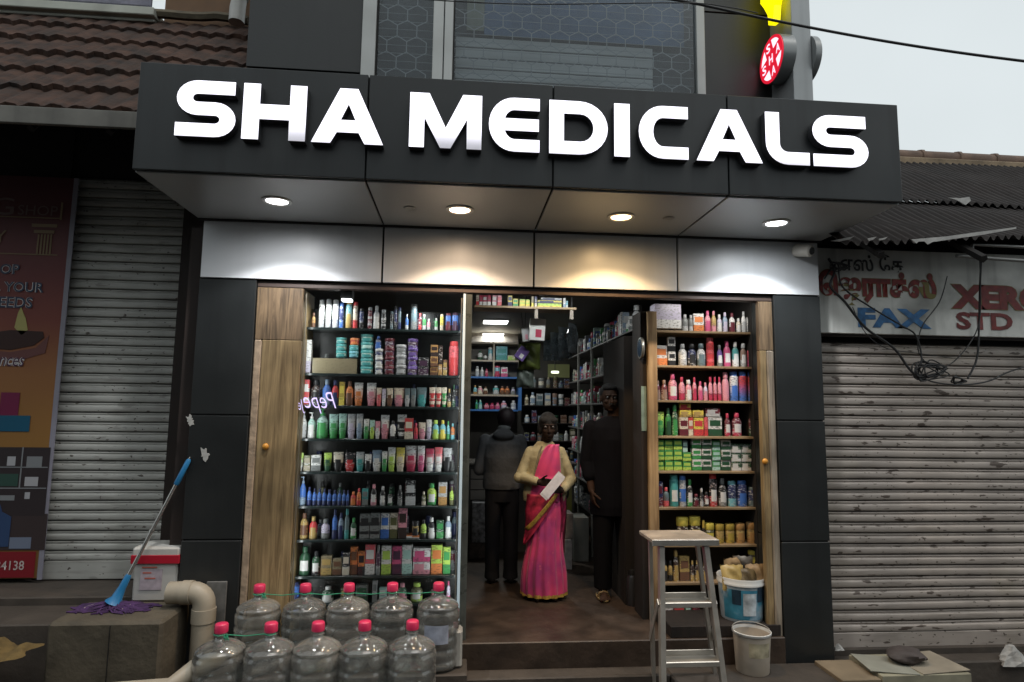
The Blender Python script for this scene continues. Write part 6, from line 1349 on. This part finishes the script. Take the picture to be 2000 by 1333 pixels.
H = Vol(); c_ = Vector(hc); H.ell(c_+Vector((0, .018, .040)), (.086, .100, .094)); H.ell(c_+Vector((-.070, .02, -.01)), (.026, .045, .055)); H.ell(c_+Vector((.070, .02, -.01)), (.026, .045, .055)); H.ell(c_+Vector((-.04, -.055, .062)), (.042, .03, .030)); H.ell(c_+Vector((.04, -.055, .062)), (.042, .03, .030)); H.ell(c_+Vector((0, .10, -.02)), (.045, .04, .05)); H.ell(c_+Vector((-.045, -.02, .045)), (.035, .05, .055)); H.ell(c_+Vector((.045, -.02, .045)), (.035, .05, .055))
H.build('hair', M_hair, wm, .006, 1, Tw)
# blouse-less upper drape under the cardigan: cardigan
M_card_ = mat('cream_knit', (.36, .31, .18), .95, var=.3, vs=9, bump=.8, bs=16)
K = Vol(); K.loft([(.80, 0, .02, .195, .125), (.86, 0, .015, .20, .13), (.98, 0, .01, .185, .12), (1.08, 0, .005, .17, .115), (1.17, 0, 0, .172, .115), (1.225, 0, .005, .148, .088), (1.265, 0, .01, .105, .068), (1.305, 0, .012, .07, .058)], 32, lambda a, t, z: .012*math.sin(5*a+z*20))
K.chain([RS, RE, (-.105, -.145, .980)], [.053, .047, .038]); K.chain([LS_, LE, (.15, -.14, .920)], [.053, .047, .038])
K.cap((-.20, -.02, 1.0), .055, (-.245, -.03, 1.0), .048)
K.ell((-.10, -.12, .978), (.036, .040, .040)); K.ell((.15, -.142, .920), (.036, .040, .040))
K.build('cardigan', M_card_, wm, .0065, 2, Tw)
PK = MB()
for sx, xa, xb in ((-1, -.045, -.13), (1, .105, .135)):
    pts = []
    for q in range(12):
        t = q/11; z = 1.27-.44*t; x_ = xa+(xb-xa)*t**.6; u_ = max(-.97, min(.97, x_/.172)); pts.append(Tw @ Vector((x_, .006-.122*math.sqrt(1-u_*u_)-.004, z)))
    PK.tube(pts, .009, 6)
PK.build('cardigan_edge', mat('cream_knit_edge', (.24, .205, .13), .9, var=.2, vs=40), wm, smooth=True)
# sari skirt with pleats
def sari_mat():
    m = bpy.data.materials.new('pink_sari'); m.use_nodes = True; n = m.node_tree.nodes; l = m.node_tree.links; b = n['Principled BSDF']; tc = n.new('ShaderNodeTexCoord')
    t = n.new('ShaderNodeTexNoise'); t.inputs['Scale'].default_value = 5; l.new(tc.outputs['Object'], t.inputs['Vector']); r = n.new('ShaderNodeValToRGB'); e = r.color_ramp.elements
    e[0].position = .36; e[0].color = (.36, .03, .16, 1); e[1].position = .64; e[1].color = (.70, .05, .17, 1); l.new(t.outputs['Fac'], r.inputs[0])
    v = n.new('ShaderNodeTexVoronoi'); v.inputs['Scale'].default_value = 15; l.new(tc.outputs['Object'], v.inputs['Vector']); mr = n.new('ShaderNodeMapRange'); mr.inputs[1].default_value = .10; mr.inputs[2].default_value = .16; mr.inputs[3].default_value = .55; mr.inputs[4].default_value = 0; l.new(v.outputs['Distance'], mr.inputs[0])
    mx = n.new('ShaderNodeMixRGB'); l.new(mr.outputs[0], mx.inputs[0]); l.new(r.outputs[0], mx.inputs[1]); mx.inputs[2].default_value = (.66, .14, .18, 1); l.new(mx.outputs[0], b.inputs['Base Color']); b.inputs['Roughness'].default_value = .55; b.inputs['Sheen Weight'].default_value = .3; return m
M_sari = sari_mat(); M_sarid = mat('maroon_pallu', (.20, .012, .05), .6, var=.6, vs=22); M_goldb = mat('gold_border', (.52, .33, .07), .35, metal=.3, var=.4, vs=60)
pf = lambda a, t, z: (.060*(1-t*.75)*math.sin(a*15+.6*math.sin(z*5)))*(1 if math.sin(a) < .15 else .45)+.02*math.sin(3*a+z*6)*(1-t)
SK = Vol(); rg = [(.035+.83*i/16, -.005*math.sin(i*.4), .005-.015*math.sin(i*.25), (.205-.045*min(1, i/10))+.010*math.sin(i*.55), .155-.010*i/16) for i in range(17)]
SK.loft(rg, 110, pf); sk_ = SK.build('sari_skirt', M_sari, wm, .0055, 1, Tw)
hb_ = MB(); seg = 160
for j, z in enumerate((.034, .062)):
    for k in range(seg+1):
        a = 2*math.pi*k/seg; f = 1+pf(a, 0, z); hb_.v.append(Tw @ Vector((-.0+(.207)*f*math.cos(a), .005+(.157)*f*math.sin(a), z)))
for k in range(seg): hb_.f.append((k, k+1, seg+2+k, seg+1+k))
hb_.build('gold_hem', M_goldb, sk_, smooth=True)
# pallu across the chest and diagonal gold border
D = MB(); nU, nV = 14, 26
def torso(x, z, off):
    rx = .176 if z > 1.0 else .19; ry = .118 if z > 1.0 else .128; u = max(-.97, min(.97, x/rx)); return .008-ry*math.sqrt(1-u*u)-off
for j in range(nV+1):
    t = j/nV; z = 1.285-.48*t; xl = .015-.175*t**.55; xr = .115-.005*t+.02*math.sin(t*3)
    for i in range(nU+1):
        u = i/nU; x_ = xl+(xr-xl)*u; D.v.append(Tw @ Vector((x_, torso(x_, z, .014+.006*math.sin(u*16+t*5)+.012*math.sin(math.pi*min(1, t*1.6))), z)))
for j in range(nV):
    for i in range(nU): q_ = j*(nU+1)+i; D.f.append((q_, q_+nU+1, q_+nU+2, q_+1))
dd = D.build('pallu', M_sari, wm, smooth=True); so_ = dd.modifiers.new('thick', 'SOLIDIFY'); so_.thickness = .004
D = MB()   # patterned fall over the hip, left of the border
for j in range(21):
    t = j/20; z0 = .87-.42*t; xl = -.175-.03*min(1, t*3)+.02*math.sin(t*3); xr = .11-.30*t
    for i in range(11):
        u = i/10; x_ = xl+(max(xr, xl+.02)-xl)*u; D.v.append(Tw @ Vector((x_, min(torso(x_, z0, .038+.006*math.sin(u*12+t*4)), .03-0), z0)))
for j in range(20):
    for i in range(10): q_ = j*11+i; D.f.append((q_, q_+11, q_+12, q_+1))
dd = D.build('sari_fold', mat('red_pattern_sari', (.38, .02, .06), .6, var=.7, vs=18), wm, smooth=True); so_ = dd.modifiers.new('thick', 'SOLIDIFY'); so_.thickness = .003
D = MB()   # gold border strip along that edge
for j in range(21):
    t = j/20; z0 = .885-.30*t; xr = .105-.265*t
    for i in range(4): x_ = xr-.034+.034*i/3; D.v.append(Tw @ Vector((x_, torso(x_, z0, .047), z0-.012*i/3)))
for j in range(20):
    for i in range(3): q_ = j*4+i; D.f.append((q_, q_+4, q_+5, q_+1))
dd = D.build('gold_border', M_goldb, wm, smooth=True); so_ = dd.modifiers.new('thick', 'SOLIDIFY'); so_.thickness = .003
D = MB()   # loose end hanging on her left side
for j in range(25):
    t = j/24; z0 = .90-.55*t
    for i in range(9): u = i/8; D.v.append(Tw @ Vector((.105+.10*u+.012*math.sin(t*5), -.10+.16*u*u+.014*math.sin(u*14+t*3), z0-.02*math.sin(u*6))))
for j in range(24):
    for i in range(8): q_ = j*9+i; D.f.append((q_, q_+9, q_+10, q_+1))
dd = D.build('pallu_end', M_sarid, wm, smooth=True); so_ = dd.modifiers.new('thick', 'SOLIDIFY'); so_.thickness = .004
# papers
pa0 = Tw @ Vector((.025, -.265, .955)); Mp = Matrix.Translation(pa0) @ Matrix.Rotation(R(42), 4, 'Y') @ Matrix.Rotation(R(-12), 4, 'X')
pp_ = thing('folded_papers', 'folded white papers held by the woman in the sari', 'papers', pa0)
MB().rbox(-.036, .036, -.003, .0, -.115, .125, .001, Mp).build('paper_sheet', mat('paper_white', (.55, .53, .56), .7, var=.1, vs=30), pp_)
MB().rbox(-.030, .040, -.007, -.0035, -.10, .11, .001, Mp).build('paper_sheet', mat('paper_white', None), pp_)
# --- man with his back turned
my = 1.42; mxp = PX(981, my, 950); Tm = Matrix.Translation((mxp, my, FZ))
Tm = Tm @ Matrix.Diagonal((.86, 1, .975, 1))
mn = thing('person', 'man with his back turned in a grey hooded jacket, left of the woman', 'person', (mxp, my, FZ))
hc2 = (.03, .035, 1.462)
B = Vol(); head(B, hc2, .98, 1); B.cap((.02, .02, 1.42), .052, (0, 0, 1.30), .06); B.loft([(.82, 0, 0, .14, .10), (1.0, 0, 0, .15, .10), (1.2, 0, 0, .17, .10), (1.3, 0, 0, .13, .07)], 20)
for sx in (-1, 1):
    B.chain([(sx*.18, 0, 1.27), (sx*.24, .03, 1.0), (sx*.12, .22, .98)], [.045, .038, .026]); hand(B, (sx*.12, .22, .98), (-sx*.4, .9, .1), (-sx*.1, 0, 1), (-sx, 0, 0), .4)
    B.chain([(sx*.085, 0, .86), (sx*.09, 0, .46), (sx*.09, 0, .10)], [.085, .06, .04]); B.cap((sx*.09, -.03, .045), .036, (sx*.10, .14, .03), .03)
B.build('body', M_skin, mn, .006, 1, Tm)
c_ = Vector(hc2); H = Vol(); H.ell(c_+Vector((0, -.022, .026)), (.096, .098, .096)); H.ell(c_+Vector((0, -.035, -.03)), (.068, .06, .05)); H.build('hair', mat('reddish_black_hair', (.014, .008, .011), .6, var=.4, vs=50, bump=.4, bs=120), mn, .006, 1, Tm)
M_jack = mat('grey_jacket', (.055, .058, .064), .9, var=.25, vs=6, bump=.6, bs=9)
K = Vol(); K.loft([(.83, 0, 0, .20, .135), (.88, 0, 0, .205, .14), (.98, 0, 0, .195, .13), (1.12, 0, -.005, .21, .135), (1.24, 0, -.005, .205, .12), (1.31, 0, 0, .15, .09), (1.35, 0, 0, .08, .07)], 32, lambda a, t, z: .014*math.sin(4*a+z*16)+.008*math.sin(9*a-z*30))
for sx in (-1, 1): K.chain([(sx*.185, 0, 1.265), (sx*.25, .02, 1.0), (sx*.14, .19, .975)], [.066, .056, .045])
K.ell((.0, -.075, 1.32), (.115, .065, .055)); K.ell((0, -.05, 1.35), (.085, .05, .04))
K.build('jacket', M_jack, mn, .0065, 2, Tm)
C2 = Vol(); C2.ell((.01, -.02, 1.385), (.072, .062, .03)); C2.build('collar', mat('pale_collar', (.10, .11, .115), .8), mn, .006, 1, Tm)
TR = Vol(); TR.loft([(.72, 0, 0, .175, .12), (.80, 0, 0, .18, .125), (.89, 0, 0, .175, .12)], 28)
for sx in (-1, 1): TR.loft([(.035, sx*.095, 0, .078, .088), (.10, sx*.095, 0, .074, .08), (.45, sx*.095, 0, .078, .085), (.70, sx*.088, 0, .092, .105), (.84, sx*.08, 0, .09, .11)], 22, lambda a, t, z: .03*math.sin(3*a+z*14)+.02*math.sin(z*40)*(1-t))
TR.build('trousers', mat('dark_grey_trousers', (.016, .016, .019), .9, var=.2, vs=8, spec=.15), mn, .0065, 2, Tm)
for sx in (-1, 1):
    F_ = Vol(); F_.cap((sx*.095, -.05, .042), .040, (sx*.10, .15, .034), .034); F_.build('shoe', mat('black_shoe', (.01, .01, .01), .4), mn, .006, 1, Tm)
# --- man in black at the right
ky = .95; kxp = PX(1200, ky, 1000); Tk = Matrix.Translation((kxp, ky, FZ))
kn = thing('person', 'man in a long black shirt standing in shadow right of the doorway', 'person', (kxp, ky, FZ))
hc3 = (-.045, -.02, 1.625)
B = Vol(); head(B, hc3, 1.02, -1, 1.05); B.cap((0, 0, 1.53), .055, (0, .01, 1.42), .065); B.loft([(.85, 0, 0, .15, .11), (1.05, 0, 0, .15, .11), (1.3, 0, 0, .18, .11), (1.42, 0, 0, .13, .08)], 20)
for sx, el, wr in ((-1, (-.225, .02, 1.09), (-.205, -.05, .86)), (1, (.235, .02, 1.09), (.185, -.10, .86))):
    B.chain([(sx*.19, .01, 1.38), el, wr], [.048, .042, .028]); hand(B, wr, (-sx*.12, -.25, -1), (-sx*.1, -1, .1), (-sx, 0, 0), .35, 1.03)
    B.chain([(sx*.09, 0, .9), (sx*.095, -.01, .48), (sx*.095, .01, .10)], [.09, .062, .042]); B.cap((sx*.095, .03, .05), .036, (sx*.115, -.13, .028), .028)
    for q in range(5): B.cap((sx*.115+(q-2)*.016, -.13, .028), .012, (sx*.12+(q-2)*.019, -.165-.008*(2-abs(q-1)), .020), .009, 8)
B.build('body', M_skin2, kn, .0058, 1, Tk); eyes(Tk @ Vector(hc3), 1.02, kn)
c_ = Vector(hc3); H = Vol(); H.ell(c_+Vector((0, .024, .036)), (.080, .092, .092)); H.ell(c_+Vector((0, -.035, .085)), (.062, .045, .028)); H.build('hair', M_hair, kn, .006, 1, Tk)
MO = Vol(); MO.cap(c_+Vector((-.024, -.098, -.054)), .007, c_+Vector((0, -.104, -.051)), .008); MO.cap(c_+Vector((.024, -.098, -.054)), .007, c_+Vector((0, -.104, -.051)), .008); MO.build('moustache', M_hair, kn, .004, 0, Tk)
K = Vol(); K.loft([(.66, 0, 0, .20, .14), (.74, 0, 0, .205, .145), (.95, 0, 0, .19, .135), (1.1, 0, 0, .19, .135), (1.28, 0, 0, .215, .14), (1.38, 0, 0, .205, .12), (1.44, 0, 0, .15, .09), (1.475, 0, 0, .08, .07)], 32, lambda a, t, z: .015*math.sin(4*a+z*12)+.01*math.sin(8*a-z*22))
K.chain([(-.195, .01, 1.375), (-.23, .02, 1.09), (-.218, -.02, .98)], [.068, .060, .055]); K.chain([(.195, .01, 1.375), (.24, .02, 1.09), (.222, -.025, .98)], [.068, .060, .055])
K.build('long_shirt', mat('black_shirt', (.005, .005, .007), .9, var=.3, vs=8, spec=.1), kn, .0065, 2, Tk)
TR = Vol()
for sx in (-1, 1): TR.loft([(.07, sx*.10, 0, .072, .082), (.45, sx*.10, 0, .082, .09), (.72, sx*.088, 0, .095, .11), (.80, sx*.08, 0, .09, .11)], 22, lambda a, t, z: .03*math.sin(3*a+z*14)+.02*math.sin(z*40)*(1-t))
TR.build('trousers', mat('black_trousers', (.006, .006, .007), .9, spec=.1), kn, .0065, 2, Tk)
for sx in (-1, 1):
    F_ = Vol(); F_.loft([(.002, sx*.115, -.055, .050, .125), (.020, sx*.115, -.055, .052, .128)], 26); F_.build('sandal_sole', mat('tan_sandal', (.30, .22, .10), .6), kn, .005, 1, Tk)
    MB().tube([Tk @ Vector((sx*.115-.047, -.07, .018)), Tk @ Vector((sx*.115-.03, -.085, .055)), Tk @ Vector((sx*.115, -.09, .066)), Tk @ Vector((sx*.115+.03, -.085, .055)), Tk @ Vector((sx*.115+.047, -.07, .018))], .009, 6).build('sandal_strap', mat('tan_strap', (.22, .15, .07), .6), kn)
# ------------------------------------------------------------------ opposite side of the street (seen only as reflections in the glass)
def house(x0, x1, y0, h, c, lab_):
    o = thing('street_house', lab_, 'house', ((x0+x1)/2, -y0, -.5)); y1 = -y0-6
    MB().box(x0, x1, y1, -y0, -.5, h).build('wall', mat('house_wall_%d' % int(x0*10), c, .8, var=.2, vs=1.5, streak=.3), o)
    MB().rbox(x0-.3, x1+.3, y1-.3, -y0+.5, h+.002, h+.25, .02).build('roof', M_concd, o)
    n = max(2, int((x1-x0)/2.4))
    for k in range(n):
        xx = x0+(x1-x0)*(k+.5)/n
        for zz in (h*.62,):
            w_ = MB().rbox(xx-.6, xx+.6, -y0+.003, -y0+.06, zz, zz+1.2, .01).build('window', M_alu, o); MB().box(xx-.52, xx+.52, -y0+.062, -y0+.07, zz+.08, zz+1.12).build('pane', M_black, w_)
    MB().rbox(x0+.5, x1-.5, -y0+.003, -y0+.08, -.45, 2.1, .01).build('shutter', M_concd, o)
house(-15, -6.2, 8.2, 4.8, (.20, .17, .13), 'ochre house across the street facing the tiled roof shop')
house(-6, 2.3, 8.4, 5.2, (.26, .27, .27), 'pale grey house across the street facing the pharmacy')
house(2.5, 10.5, 8.2, 4.6, (.10, .13, .18), 'bluish house across the street facing the rusty shutter')
